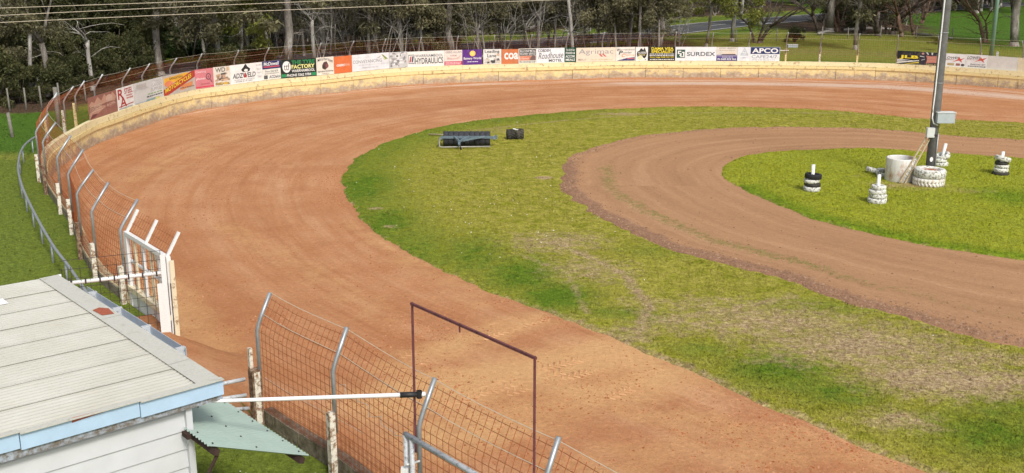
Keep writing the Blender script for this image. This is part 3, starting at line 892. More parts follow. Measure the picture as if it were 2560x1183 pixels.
SIGNS = [
 (230, 300, (.30, .13, .10), 'brown photographic board with pale hand shapes, first board past the open wire bays',
  [Pg([(0, .62), (.10, .80), (.2, .7), (.32, .93), (.44, .72), (.56, .97), (.7, .7), (.85, .97), (.98, .72), (.92, .55), (.6, .58), (.3, .5)], (.52, .30, .22)), El(.72, .74, .12, .16, (.60, .40, .32)), Pg([(0, .0), (.45, .30), (.62, .42), (.40, .52), (0, .28)], (.50, .28, .21)),
   Pg([(.0, .03), (.18, .07), (.28, .2), (.1, .22)], (.16, .05, .05)), Tx('CONTRACTING', .04, .36, .44, .52, (.62, .48, .36), .02, .04), Rc(.03, .30, .46, .325, (.62, .48, .36), .04), Rc(.03, .55, .46, .575, (.62, .48, .36), .04), El(.76, .42, .19, .12, (.34, .16, .13)), Tx('& CIVIL', .62, .38, .92, .48, (.62, .48, .36), .02, .05), Tx('GRAVEL', .60, .56, .90, .66, (.62, .48, .36), .02, .05)]),
 (300, 341, W_, 'narrow white board with tall red initials above a red underline',
  [Tx('R', .06, .48, .40, .94, R_, .05), Tx('A', .16, .10, .54, .56, R_, .05), Tx('STEEL', .45, .66, .95, .92, R_, .05), *lines(.55, .95, [(.54, .07), (.42, .07)], (.5, .15, .13), 3), Rc(.08, .12, .95, .16, R_, .04), *lines(.05, .9, [(.02, .05)], (.3, .3, .3), 4)]),
 (341, 414, (.60, .61, .60), 'faded pale grey board with ghosted lettering and a greenish lower edge',
  [Rc(.62, .1, .98, .95, (.7, .71, .70)), Tx('GARDEN', .62, .62, .96, .78, (.36, .38, .38), .02), Tx('SUPPLIES', .58, .42, .96, .58, (.34, .36, .36), .02), Tx('TYRES', .62, .80, .96, .93, (.42, .44, .44), .02), *lines(.45, .98, [(.30, .05)], (.25, .42, .18), 5), *lines(.4, .98, [(.18, .06)], (.08, .10, .10), 6),
   Rc(.1, .72, .42, .90, (.46, .44, .42)), Pg([(.36, 0), (.7, 0), (.72, .10), (.4, .09)], (.22, .34, .36)), Pg([(.68, 0), (.86, 0), (.86, .08), (.7, .10)], (.62, .58, .2)), Rc(.02, .02, .36, .06, (.42, .46, .55)), Rc(0.02, .66, .5, .68, (.5, .5, .5))]),
 (414, 493, (.50, .46, .41), 'grey and orange board crossed by a red diagonal band of yellow capitals',
  [Pg([(.02, .55), (.5, .62), (.96, .92), (.7, .98), (.04, .86)], (.78, .42, .05)), El(.17, .56, .13, .15, (.72, .24, .12)), Pg([(.5, .12), (.9, .22), (.92, .48), (.55, .36)], (.68, .26, .10)), Pg([(0, 0), (.12, 0), (1, .68), (1, 1), (.9, 1), (0, .3)], (.42, .05, .03)),
   Tx('MOTORCYCLES', .05, .12, .88, .34, YEL, .05, .56), Tx('KANGATARN', .2, .74, .6, .86, (.06, .06, .05), .02, .03), *lines(.5, .95, [(.2, .05)], (.2, .13, .10), 7)]),
 (493, 538, PINK, 'pink board with a small magnifying glass emblem',
  [Rc(.02, .04, 1, .1, (.60, .04, .08)), Tx('Cleaning', .04, .78, .6, .93, (.8, .6, .6), .01), Tx('phones', .04, .42, .55, .58, (.85, .72, .72), .03), El(.72, .58, .14, .17, (.10, .06, .07)), El(.72, .58, .10, .12, PINK), El(.72, .57, .05, .06, (.3, .1, .12)), Pg([(.80, .42), (.83, .44), (.92, .26), (.88, .26)], (.12, .07, .08)), *lines(.3, .8, [(.2, .05)], (.45, .1, .12), 8)]),
 (538, 580, (.70, .66, .58), 'cream board crowded with brown and black cartoon print under heavy grey initials',
  [Tx('WD', .12, .72, .72, .96, (.16, .15, .14), .08), *scribble(.05, .25, .95, .68, [(.30, .20, .13), (.10, .09, .09), (.62, .42, .28), (.5, .33, .22)], 26, 9), *scribble(.08, .04, .95, .22, [(.62, .40, .08), (.35, .24, .10)], 9, 10), Pg([(.78, .75), (.95, .78), (.93, .97), (.8, .95)], (.60, .42, .24))]),
 (580, 660, W_, 'white board with black figure emblem over bold slanted capitals',
  [Pg([(.36, .62), (.34, .72), (.42, .86), (.46, .98), (.50, .98), (.53, .86), (.62, .72), (.60, .62), (.55, .58), (.42, .58)], K_), El(.485, .66, .06, .07, W_), Tx('ADZWELD', .06, .28, .78, .54, DK, .05, 0, .2), Pg([(.42, .28), (.5, .28), (.47, .54), (.42, .5)], (.4, .05, .05)), *lines(.1, .74, [(.17, .04)], (.5, .5, .5), 11), Tx('0428 519 201', .14, .07, .66, .13, (.2, .2, .2), .02),
   Tx('Speedway', .80, .80, .99, .92, (.42, .42, .43)), Tx('Parts &', .82, .60, .96, .72, (.42, .42, .43)), Tx('Repairs', .82, .40, .97, .52, (.42, .42, .43)), Tx('Trailers', .83, .20, .97, .32, (.42, .42, .43))]),
 (660, 705, (.74, .73, .66), 'small board with a navy top strip, red line and black lower wordmark',
  [Rc(0, .58, 1, 1, NAVY), Tx('McDowall', .08, .76, .92, .95, W_, .05, 0, .15), Rc(.06, .66, .94, .73, (.5, .08, .12)), Tx('Phone  5562 4578', .15, .40, .85, .5, (.1, .1, .1), .02), *lines(.1, .9, [(.31, .04)], (.3, .3, .28), 12), Rc(.06, .05, .26, .25, (.08, .08, .09)), Tx('ACDelco', .34, .07, .97, .23, (.10, .10, .14), .04, 0, .2)]),
 (705, 794, (.012, .02, .016), 'black board with green, yellow and white capitals beside a white oval',
  [El(.165, .60, .115, .32, W_), Tx('ttf', .085, .42, .245, .80, (.05, .06, .05), .0), Tx('THE TYRE', .30, .72, .96, .93, GRN, .06), Tx('FACTORY', .30, .47, .95, .69, (.82, .82, .32), .06), Tx('WARRNAMBOOL', .30, .28, .95, .43, W_, .05), Rc(0.01, .04, .99, .21, (.02, .24, .09)), Rc(.15, .03, .85, .22, (.012, .02, .016)), Tx('PHONE 5562 9784', .16, .05, .84, .20, W_, .05)]),
 (794, 838, (.72, .68, .60), 'cream board with arched lettering above a dark tractor',
  [Tx('Mit', .08, .74, .28, .92, K_, .03, .08), Tx('& Pam', .30, .82, .62, .97, K_, .03), Tx('Vines', .64, .76, .94, .94, K_, .03, -.1), Pg([(.34, .36), (.32, .55), (.42, .72), (.58, .76), (.66, .62), (.64, .44), (.56, .34), (.48, .28)], (.10, .05, .05)), El(.40, .44, .08, .10, (.04, .03, .03)), El(.60, .50, .09, .12, (.22, .08, .07)), Tx('Agricultural Contracting', .05, .14, .95, .26, K_, .02), *lines(.3, .7, [(.05, .04)], (.4, .3, .25), 13)]),
 (838, 883, ORG, 'square orange board with one small white word',
  [Tx('coates', .14, .40, .58, .56, W_, .06), Tx('hire', .60, .40, .86, .57, (.8, .62, .5), .0)]),
 (883, 975, (.70, .71, .74), 'pale grey white board with thin spaced capitals and a green mountain line',
  [Tx('S O U T H   W E S T', .03, .74, .45, .84, (.55, .56, .57)), Tx('CONVEYANCING', .02, .46, .80, .66, (.22, .23, .24), .0), Pg([(.64, .68), (.74, .74), (.79, .84), (.80, .90), (.78, .82), (.72, .72)], (.30, .36, .12)), Pg([(.79, .92), (.84, .88), (.97, .62), (.90, .60), (.85, .74)], (.22, .28, .06)), Pg([(.80, .80), (.84, .66), (.93, .56), (.86, .58)], (.55, .58, .14)), *lines(.16, .98, [(.33, .04)], (.55, .56, .58), 14), Tx('PHONE (03) 5562 7727', .27, .12, .70, .22, (.36, .38, .36), .01)]),
 (975, 1020, (.52, .52, .52), 'grey board covered in a pencil sketch of machinery',
  scribble(.02, .02, .98, .98, [(.30, .30, .30), (.68, .68, .68), (.22, .22, .23), (.6, .6, .6)], 34, 15) + [Rc(.02, .48, .98, .56, (.72, .72, .72)), El(.5, .74, .18, .12, (.66, .66, .66)), El(.45, .74, .06, .06, (.15, .15, .15))]),
 (1020, 1112, (.75, .74, .70), 'white board with two slanted stripes in a rounded square beside black capitals',
  [Rc(.03, .20, .19, .80, (.12, .13, .15)), Rc(.045, .25, .175, .75, (.75, .74, .70)), Pg([(.05, .30), (.09, .30), (.115, .70), (.08, .70)], (.45, .05, .06)), Pg([(.105, .30), (.145, .30), (.17, .70), (.13, .70)], (.03, .05, .10)), Tx('WARRNAMBOOL', .21, .62, .97, .80, (.10, .11, .13), .01), Tx('HYDRAULICS', .21, .18, .97, .57, (.05, .06, .07), .04)]),
 (1112, 1157, (.72, .64, .58), 'small cream board with faint capitals above a crimson strip',
  [Tx('GREG ALLAN', .06, .80, .96, .94, (.24, .24, .25), .03), Tx('FARM', .32, .58, .68, .70, (.42, .26, .24), .02), Tx('MACHINERY', .16, .38, .86, .50, (.5, .30, .28), .01), Pg([(.05, .7), (.2, .48), (.5, .36), (.8, .48), (.95, .7), (.8, .55), (.5, .42), (.2, .55)], (.62, .42, .38)), Rc(0, .02, 1, .27, (.50, .05, .10)), *lines(.05, .92, [(.16, .06), (.06, .07)], (.75, .5, .5), 16)]),
 (1157, 1206, PUR, 'purple board with a yellow ball over white lettering',
  [El(.52, .74, .15, .19, (.85, .55, .12)), El(.50, .76, .09, .12, (.88, .68, .2)), Tx('Battery World', .06, .30, .96, .50, W_, .04), *lines(.25, .8, [(.17, .05)], (.7, .68, .75), 17)]),
 (1209, 1254, (.70, .70, .67), 'white board with dense black brush lettering',
  [Tx('Leading', .08, .70, .90, .95, K_, .04), Tx('Lane', .22, .46, .72, .68, K_, .03), *scribble(.04, .04, .96, .42, [(.06, .06, .06), (.15, .14, .13), (.55, .50, .42), (.25, .24, .22)], 22, 18), El(.82, .62, .08, .09, (.6, .42, .28))]),
 (1254, 1297, (.55, .17, .065), 'orange board with large cut off white letters',
  [Tx('coa', .16, .30, .99, .76, W_, .08)]),
 (1297, 1342, (.72, .70, .63), 'board with a black rounded heading over an orange strip and phone number',
  [Rc(.04, .52, .97, .96, (.03, .03, .032)), Tx('BILLS SCRAP METAL', .08, .76, .93, .91, W_, .03), Tx('RECOVERY SERVICE', .08, .57, .93, .72, W_, .03), Rc(.04, .20, .97, .50, (.62, .20, .11)), Tx('Ed Hartwich', .06, .27, .58, .42, (.8, .68, .6), .02), Pg([(.62, .2), (.68, .42), (.8, .52), (.97, .48), (.97, .2)], (.16, .10, .09)), Tx('PH: 0418 562 218', .06, .04, .94, .16, K_, .03)]),
 (1342, 1412, (.74, .75, .77), 'white board with black script between two lines of slab capitals',
  [Tx('COBDEN', .05, .74, .50, .94, DK, .06), Tx('Roadhouse', .07, .26, .96, .68, (.07, .07, .075), .0, .06, .25), Tx('MOTEL', .44, .05, .92, .24, DK, .06)]),
 (1412, 1441, (.006, .055, .03), 'narrow dark green board with four lines of white print',
  [Tx('The Oil & Gas', .12, .78, .86, .92, W_, .03, 0, .2), Tx('FOOD &', .1, .55, .9, .71, W_, .05), Tx('ACCOM.', .08, .31, .92, .48, W_, .05), Tx('MEALS', .1, .08, .9, .25, W_, .05)]),
 (1441, 1540, (.72, .62, .50), 'long beige board with thin grey lettering and red slashes',
  [Tx('Agrimac', .06, .44, .94, .90, (.30, .31, .33), .0), Pg([(.56, .56), (.61, .56), (.68, .34), (.63, .34)], (.52, .14, .13)), Pg([(.64, .56), (.69, .56), (.77, .34), (.72, .34)], (.52, .14, .13)), Tx('MERLO', .05, .09, .25, .22, (.30, .26, .20), .03, 0, .2), *lines(.36, .94, [(.11, .06)], (.60, .52, .33), 19)]),
 (1540, 1588, (.74, .70, .63), 'cream board with stacked slanted initials above a navy wedge',
  [Tx('W', .04, .70, .22, .90, DK, .06, 0, .2), Tx('arrnambool', .22, .76, .96, .88, (.12, .12, .13), .0), Tx('P', .14, .46, .36, .74, DK, .07, 0, .2), Tx('owder', .36, .54, .84, .68, (.12, .12, .13), .0), Tx('C', .30, .28, .50, .52, (.75, .24, .08), .06, 0, .2), Tx('oating', .50, .36, .97, .48, (.75, .30, .12), .0), Pg([(.04, .03), (.98, .03), (.98, .27), (.6, .22)], (.05, .05, .16)), Rc(.6, .14, .96, .21, (.55, .14, .16))]),
 (1589, 1620, (.77, .77, .74), 'white board with a black map of the continent cut by white print',
  [Pg(AUS, (.02, .02, .02)), Tx('AUSSIE', .18, .52, .84, .66, W_, .04), Tx('MADE', .24, .38, .78, .48, (.75, .68, .3), .03), Pg([(.14, .2), (.3, .34), (.5, .36), (.62, .12), (.3, .06)], (.75, .68, .42)), El(.80, .1, .04, .04, (.05, .05, .05))]),
 (1620, 1688, (.016, .016, .016), 'black board with two lines of yellow capitals',
  [Tx('DAMA VISA', .12, .76, .93, .96, YEL, .06), Tx('SPECIALIST', .12, .54, .93, .74, YEL, .06), *lines(.06, .96, [(.45, .05), (.34, .06)], (.7, .7, .68), 21), Tx('Brian Vagg 0408 523 789', .08, .19, .95, .30, YEL, .03), *lines(.06, .96, [(.06, .06)], (.72, .72, .7), 22)]),
 (1688, 1791, (.75, .76, .78), 'long white board with wide grey capitals after a green squared emblem',
  [Rc(.035, .20, .235, .80, (.015, .08, .06)), Pg([(.06, .72), (.14, .72), (.14, .64), (.09, .64), (.09, .54), (.15, .54), (.15, .34), (.10, .34), (.10, .42), (.115, .42), (.115, .48), (.06, .48)], W_), Pg([(.16, .64), (.22, .64), (.22, .26), (.12, .26), (.12, .32), (.19, .32), (.19, .56), (.16, .56)], W_), Tx('SURDEX', .28, .34, .97, .64, (.09, .11, .12), .05)]),
 (1791, 1843, (.66, .62, .56), 'board with a pale truck picture over a violet lower half',
  [Rc(0, 0, 1, .32, (.07, .05, .22)), Rc(0, .32, 1, .44, (.28, .25, .38)), Tx('JEFFREY MURPHY', .1, .86, .94, .95, (.25, .22, .18), .02), *lines(.12, .9, [(.74, .05)], (.45, .38, .25), 23), Rc(.34, .48, .92, .66, (.70, .60, .48)), Rc(.18, .50, .30, .66, (.62, .58, .52)), Pg([(.16, .42), (.94, .42), (.9, .5), (.3, .49)], (.06, .05, .07)), *lines(.25, .8, [(.24, .06)], (.5, .48, .6), 24), Tx('Ph 0409 829 966', .05, .05, .95, .19, W_, .05)]),
 (1843, 1875, (.71, .73, .76), 'white board with a thin grey triangle emblem',
  [Pg([(.22, .40), (.56, .94), (.86, .40)], (.34, .42, .46)), Pg([(.29, .44), (.56, .87), (.80, .44)], (.71, .73, .76)), Tx('APCO', .34, .46, .76, .56, (.25, .33, .38), .02), El(.55, .68, .07, .07, (.45, .52, .55)), Pg([(.1, .2), (.5, .26), (.9, .28), (.5, .22)], (.42, .46, .50)), Pg([(.36, .06), (.55, .3), (.72, .06), (.55, .24)], (.45, .48, .52))]),
 (1875, 1949, (.74, .75, .77), 'board with white capitals on a navy half above grey capitals',
  [Rc(0.01, .50, .99, .99, (.018, .035, .13)), Tx('APCO', .06, .56, .94, .92, W_, .08), Tx('CAFE24/7', .05, .19, .92, .42, (.30, .33, .36), .02), *lines(.06, .86, [(.06, .05)], (.5, .52, .55), 25)]),
 (2241, 2296, (.014, .015, .018), 'black board with large yellow block letters above white stripes',
  [Tx('JLB', .10, .38, .96, .68, YEL, .10), Pg([(0, .05), (1, .28), (1, .34), (0, .16)], (.7, .7, .66)), Pg([(0, .2), (.3, .26), (.6, .34), (0, .38)], (.5, .5, .48)), Pg([(.3, .0), (1, .12), (1, .22), (.5, .08)], (.62, .48, .06)), Pg([(.5, .2), (.7, .25), (.68, .31), (.46, .24)], W_)]),
 (2296, 2354, (.035, .03, .042), 'charcoal board with a pink starburst panel and pale streaks',
  [Pg([(.30, .14), (.34, .44), (.28, .74), (.5, .70), (.95, .80), (.92, .5), (.99, .16), (.6, .2)], (.50, .20, .16)), Tx('SMASH', .36, .48, .9, .66, (.60, .30, .20), .04), Tx('REPAIRS', .34, .26, .92, .42, (.60, .30, .20), .03), Pg([(.26, .98), (.34, .98), (.40, .82), (.36, .80)], (.6, .66, .60)), Pg([(.50, .98), (.58, .98), (.56, .80), (.52, .80)], (.62, .68, .62)), Pg([(.72, .84), (.9, .98), (.98, .96), (.74, .80)], (.3, .55, .38)), Pg([(.02, .70), (.20, .66), (.22, .60), (.02, .64)], (.55, .58, .56)), Pg([(.08, .38), (.24, .48), (.24, .43), (.1, .34)], (.45, .48, .46)), El(.14, .88, .06, .08, (.45, .26, .22)), Tx('5562 5665', .30, .03, .95, .12, (.6, .5, .2), .03)]),
 (2354, 2411, (.77, .78, .78), 'white board with a red star after slanted capitals, above three small emblems',
  [Tx('LOWES', .08, .60, .72, .78, (.07, .07, .08), .05, 0, .25), Pg([(.42, .36), (.66, .58), (.72, .80), (.78, .62), (.98, .72), (.82, .54), (.86, .34), (.72, .50)], (.60, .11, .08)), Rc(.22, .10, .52, .28, (.46, .36, .18)), Rc(.60, .10, .78, .28, (.30, .13, .11)), El(.90, .17, .08, .10, (.10, .08, .08)), Rc(.1, .52, .5, .55, (.4, .2, .18))]),
 (2411, 2466, (.75, .75, .74), 'white board with a red star after slanted capitals, above two lines of black print',
  [Tx('LOWES', .06, .66, .66, .88, (.07, .07, .08), .05, 0, .25), Pg([(.40, .46), (.62, .66), (.68, .86), (.74, .72), (.97, .82), (.80, .62), (.86, .42), (.70, .58)], (.58, .11, .08)), *lines(.05, .5, [(.60, .03)], (.4, .2, .18), 26), Tx('Phone 5562 1877', .24, .22, .92, .33, (.1, .1, .11), .03), *lines(.12, .96, [(.09, .07)], (.16, .16, .17), 27)]),
 (2466, 2541, (.66, .65, .61), 'blank weathered grey white board', []),
 (2541, 2640, (.70, .62, .44), 'blank cream board at the end of the row', []),
]
# lettering: every different string is turned into one flat mesh, scaled to a unit box
strings = sorted({(e[1], e[7], e[9]) for sg in SIGNS for e in sg[4] if e[0] == 'T'})
tmp = []
for t, bold, shear in strings:
    cu = bpy.data.curves.new('lettering', 'FONT')
    cu.body = t; cu.offset = bold * 0.35; cu.shear = shear; cu.resolution_u = 3
    ob = bpy.data.objects.new('lettering', cu)
    COL.objects.link(ob); tmp.append(ob)
bpy.context.view_layer.update()
dg = bpy.context.evaluated_depsgraph_get()
TXT = {}
for key, ob in zip(strings, tmp):
    me = ob.evaluated_get(dg).to_mesh()
    v = np.zeros(len(me.vertices) * 3); me.vertices.foreach_get('co', v); v = v.reshape(-1, 3)[:, :2]
    f = [tuple(p.vertices) for p in me.polygons]
    lo = v.min(0); hi = v.max(0)
    TXT[key] = ((v - lo) / (hi - lo), f)
    ob.evaluated_get(dg).to_mesh_clear()
for ob in tmp:
    cu = ob.data
    bpy.data.objects.remove(ob); bpy.data.curves.remove(cu)
M_BACK = flat('sign_back', (.45, .44, .42), .5, .3, .1)
for x0, x1, bc, lab, els in SIGNS:
    sa, sb = s_of_px(min(x0, 2575)), s_of_px(min(x1, 2575))
    if x1 > 2575: sb += 1.8
    if x0 > 2560: sa += 0
    A, nA = wall_at(sa, -0.085); B, nB = wall_at(sb, -0.085)
    n2 = nA + nB; n2 /= np.linalg.norm(n2)
    d = B - A; Wd = np.linalg.norm(d); d = d / Wd
    n2 = np.array([d[1], -d[0]]) if np.dot([d[1], -d[0]], n2) > 0 else np.array([-d[1], d[0]])
    zt = np.interp((x0 + x1) / 2, [230, 500, 700, 880, 1100, 1500, 1965, 2240, 2560], [2.06, 2.10, 2.14, 2.08, 2.04, 2.0, 1.98, 1.91, 1.89]) + random.uniform(-.012, .012)
    zb = WALL_Z + 0.012
    Hs = zt - zb
    mid = (A + B) / 2
    root = thing('advertising_board', lab, 'sign', (mid[0], mid[1], zb), 0, 'advertising boards along the track wall')
    D3 = np.array([d[0], d[1], 0]); N3 = np.array([n2[0], n2[1], 0]); U3 = np.array([0, 0, 1.0])
    if np.dot(D3, [1, 0, 0]) < 0 and mid[1] > 52: pass
    def P3(u, v, off): return D3 * (u - .5) * (Wd - .012) + U3 * v * Hs + N3 * off
    mb = MB(); mb.box(P3(.5, .5, -.012), (Wd - .012, .024, Hs), (D3, N3, U3))
    mb.build('panel', colm(bc), root)
    for u in (.12, .88):
        MB().box(P3(u, .45, -.045), (.06, .04, Hs * .9), (D3, N3, U3)).build('batten', M_BACK, root)
    lay = 0; small = MB(); small_c = None
    for e in els:
        lay += 1
        off = .002 + lay * .0012
        if e[0] == 'P':
            MB().add([P3(u, v, off) for u, v in e[1]], [tuple(range(len(e[1])))]).build('printed_shape', colm(e[2]), root)
        elif e[0] == 'S':
            by = {}
            for q_ in e[1]:
                off += .00015
                by.setdefault(q_[2], MB()).add([P3(u, v, off) for u, v in q_[1]], [tuple(range(len(q_[1])))])
            for c, mb in by.items():
                mb.build('small_print', colm(c), root)['kind'] = 'stuff'
        else:
            _, t, u0, v0, u1, v1, c, bold, slope, shear = e
            tv, fs = TXT[(t, bold, shear)]
            MB().add([P3(u0 + a * (u1 - u0), v0 + b * (v1 - v0) + slope * a, off) for a, b in tv], fs).build('lettering', colm(c), root)

# ------------------------------------------------------------------ wire catch fence
M_GALV = flat('galvanised_pipe', (.36, .385, .40), .42, .5, .18, 9, 0.55)
M_WIRE = flat('rusty_wire', (.27, .08, .032), .8, .2, .25, 12)
M_WIRE_D = flat('dark_wire', (.055, .04, .04), .7, .2, .2, 12)
M_STRAND = flat('plain_wire', (.50, .44, .34), .6, .3, .15, 12)
M_POST = worn('flaking_white_post', (.76, .72, .62), (.33, .20, .11), .47, 9.0, .8, .05)
M_POSTY = worn('flaking_yellow_post', (.76, .62, .32), (.36, .25, .13), .40, 9.0, .8, .05)
M_RUSTP = worn('rusted_post', (.34, .25, .17), (.14, .07, .04), .52, 11.0, .9, .08)
TIP_Z, BEND_Z, LEAN = 2.92, 2.40, 0.45
def prof(z):
    """inward offset of the mesh at height z, measured from the post line"""
    if z <= BEND_Z - .1: return 0.0
    return LEAN * ((z - BEND_Z + .1) / (TIP_Z - BEND_Z + .1)) ** 1.15
POST_OFF = -0.29
def build_fence(root, org, posts, wood_top, vstep, hstep, wr, mesh_z0, fine=False, post_mat=None, taper_from=None, wmat=None, coil=False):
    org = np.array([org[0], org[1], 0.0])
    wmat = wmat or M_WIRE
    def pt(s, off, z):
        p, _ = wall_at(s, off)
        return np.array([p[0], p[1], z]) - org
    for i, s in enumerate(posts):
        wt = wood_top + random.uniform(-.08, .08)
        tilt = random.uniform(-.012, .012)
        mb = MB()
        b = pt(s, POST_OFF, OUT_Z - .25); t = pt(s + tilt, POST_OFF, wt)
        mb.beam(b, t, .115, .10, up=(wall_at(s)[1][0], wall_at(s)[1][1], 0))
        mb.build('post', post_mat[i % len(post_mat)] if post_mat else M_POST, root)
        pts = []
        for z in (wt - .35, BEND_Z - .28, BEND_Z - .1, BEND_Z, BEND_Z + .1, TIP_Z):
            off = POST_OFF + .075 + prof(z)
            pts.append(pt(s + tilt, off, z))
        tipj = random.uniform(-.03, .05)
        pts[-1] = pts[-1] + np.array([0, 0, tipj])
        MB().tube(pts, .034, 8).build('pipe', M_GALV, root, True)
    for i in range(len(posts) - 1):
        s0, s1 = posts[i], posts[i + 1]
        mb = MB()
        nv = max(2, int(round((s1 - s0) / vstep)))
        sag = random.uniform(.02, .07)
        zs = [mesh_z0, 1.6, BEND_Z - .1, BEND_Z + .08, TIP_Z - .07]
        off0 = POST_OFF + .12
        for k in range(nv):
            s = s0 + (s1 - s0) * (k + .5) / nv
            w_ = random.uniform(-.008, .008)
            f = (k + .5) / nv
            dz = -sag * 4 * f * (1 - f)
            mb.tube([pt(s + w_, off0 + prof(z), z + (dz if z > 2.6 else 0)) for z in zs], wr, 3, False)
        z = mesh_z0 + .03
        while z < TIP_Z - .05:
            ss = np.linspace(s0, s1, 4)
            dzf = lambda s: -sag * 4 * ((s - s0) / (s1 - s0)) * (1 - (s - s0) / (s1 - s0)) * max(0, (z - 2.2) / .7)
            mb.tube([pt(s, off0 + prof(z) + .004, z + dzf(s)) for s in ss], wr, 3, False)
            z += hstep
        if fine:
            for z in np.arange(mesh_z0 + .07, 1.35, hstep / 2):
                mb.tube([pt(s, off0 - .01, z) for s in (s0, s1)], wr * .6, 3, False)
            for k in range(nv * 2):
                s = s0 + (s1 - s0) * (k + .25) / (nv * 2)
                mb.tube([pt(s, off0 - .01, z) for z in (mesh_z0, 1.35)], wr * .6, 3, False)
        mb.build('wire_mesh', wmat, root)
        mb = MB()                       # plain strands along the tips and at the bend
        for z in (TIP_Z - .02, BEND_Z + .16):
            ss = np.linspace(s0, s1, 6)
            mb.tube([pt(s, POST_OFF + .10 + prof(z), z - .03 * 4 * ((s - s0) / (s1 - s0)) * (1 - (s - s0) / (s1 - s0))) for s in ss], wr * 1.25, 4, False)
        mb.build('strand', M_STRAND, root)

tips = [(258, 463), (216, 425), (185, 379), (153, 341), (123, 307), (113, 282), (127, 236), (156, 215), (204, 203), (246, 187.5), (306, 171), (358, 158), (419, 143), (481, 132), (557, 122), (623, 114), (693, 109), (766, 104)]
ps = [gate_end] + [near_s(g(x, y, TIP_Z)) for x, y in tips]
ps = sorted(ps)
ps = [p for i, p in enumerate(ps) if i == 0 or p - ps[i - 1] > 0.8]
s1965 = s_of_px(1965); span = s1965 - ps[-1]; m = int(round(span / 2.4))
ps += [ps[-1] + span * (i + 1) / m for i in range(m)]
for x in (2050, 2143, 2240): ps.append(s_of_px(x))
while ps[-1] + 2.4 < s_end: ps.append(ps[-1] + 2.4)
k_near = [p for p in ps if wall_at(p)[0][1] < 43]
k_far = ps[len(k_near) - 1:]
froot = thing('catch_fence', 'tall rusty wire fence with inward bent pipe tips from the white gate round the bend', 'fence', (-13.5, 32.0, OUT_Z))
def shift_root(root, z):                 # children are built about z = 0
    for c in root.children: c.location.z -= z
build_fence(froot, (-13.5, 32.0), k_near, 1.55, .137, .15, .0042, OUT_Z + .1, fine=True, post_mat=[M_POST, M_POST, M_RUSTP])
shift_root(froot, OUT_Z)
froot2 = thing('catch_fence', 'long wire fence with inward bent tips standing behind the advertising boards', 'fence', (0.0, 68.0, OUT_Z))
build_fence(froot2, (0.0, 68.0), k_far, 1.95, .137, .15, .0042, OUT_Z + .3, post_mat=[M_POSTY, M_POST, M_POSTY])
shift_root(froot2, OUT_Z)
near_tips = [(1400, 1108), (1092, 955), (866, 823), (660, 742)]
npost = sorted([near_s(g(x, y, TIP_Z)) for x, y in near_tips])
npost = [npost[0] - 4.8, npost[0] - 2.4] + npost
npost[-1] = s_near - .05
froot3 = thing('catch_fence', 'rusty square wire fence with bent pipe tips above the mossy block wall', 'fence', (-2.0, 14.5, OUT_Z))
LEAN = 0.27
build_fence(froot3, (-2.0, 14.5), npost, 1.62, .137, .135, .0046, OUT_Z + .15, fine=True, post_mat=[M_POST])
LEAN = 0.45
mb = MB()                                  # loose wire hanging in a wave along the near bays
o3 = np.array([-2.0, 14.5, 0])
pts = []
for i, f in enumerate(np.linspace(0, 1, 26)):
    s = npost[4] + (npost[3] - npost[4]) * f
    p, _ = wall_at(s, POST_OFF + .17 + .05 * math.sin(i * 1.7))
    pts.append(np.array([p[0], p[1], 2.06 - .26 * f + .045 * math.sin(i * 1.1)]) - o3)
mb.tube(pts, .006, 4, False)
pts = []
for f in np.linspace(0, 1, 10):
    s = npost[5] + (npost[4] - .7 - npost[5]) * f
    p, _ = wall_at(s, POST_OFF + .16)
    pts.append(np.array([p[0], p[1], 1.45 + .10 * f - .05 * math.sin(3 * f)]) - o3)
mb.tube(pts, .005, 4, False)
mb.build('loose_wire', M_STRAND, froot3)
# broken rusted sheath and stub rails at the end post by the gap
ep, en = wall_at(npost[-1] + .03, POST_OFF + .0)
mb = MB(); mb.beam(np.array([ep[0], ep[1], OUT_Z - .2]) - o3, np.array([ep[0], ep[1], 1.62]) - o3, .17, .16, up=(en[0], en[1], 0)); mb.build('rusted_sleeve', M_RUSTP, froot3)
mb = MB(); mb.beam(np.array([ep[0] - .07, ep[1] + .05, 1.35]) - o3, np.array([ep[0] - .07, ep[1] + .05, 1.98]) - o3, .07, .06, up=(en[0], en[1], 0)); mb.build('white_stub', M_POST, froot3)
shift_root(froot3, OUT_Z)

# ------------------------------------------------------------------ white gate in the fence line, and the leaf swung open
M_WHITE = worn('white_steel_paint', (.78, .78, .77), (.42, .33, .25), .30, 8.0, .5, .04, spec=.4)
M_WHITEY = worn('yellowed_white_paint', (.72, .64, .46), (.36, .22, .12), .42, 8.0, .6, .05)
def L2(a, b): return np.linalg.norm(np.asarray(a) - np.asarray(b))
GA, gnA = wall_at(gate_end - .05, -.12)      # far end
GB, gnB = wall_at(s_first + .05, -.12)       # end at the gap
gd = (GA - GB) / L2(GA, GB); gn = np.array([gd[1], -gd[0]]); gn = gn if np.dot(gn, gnA) > 0 else -gn
GL = L2(GA, GB)
groot = thing('track_gate', 'white steel track gate with solid lower panel and wire above, set in the fence line', 'gate', (GB[0], GB[1], 0))
def GP(a, off, z): return np.array([gd[0] * a + gn[0] * off, gd[1] * a + gn[1] * off, z])
UPN = (gn[0], gn[1], 0)
TOPZ = 2.24
GLEAN, GTIP = .30, 2.74
for a, w in ((.06, .13), (GL - .06, .16)):
    MB().beam(GP(a, 0, -.1), GP(a, 0, TOPZ), w, .09, up=UPN).build('stile', M_WHITE, groot)
for f, w_ in ((.22, .09), (.40, .07), (.58, .11), (.78, .07)):
    MB().beam(GP(GL * f, 0, .3), GP(GL * f, 0, TOPZ - .06), w_, .05, up=UPN).build('upright', M_WHITEY if w_ < .08 else M_WHITE, groot)
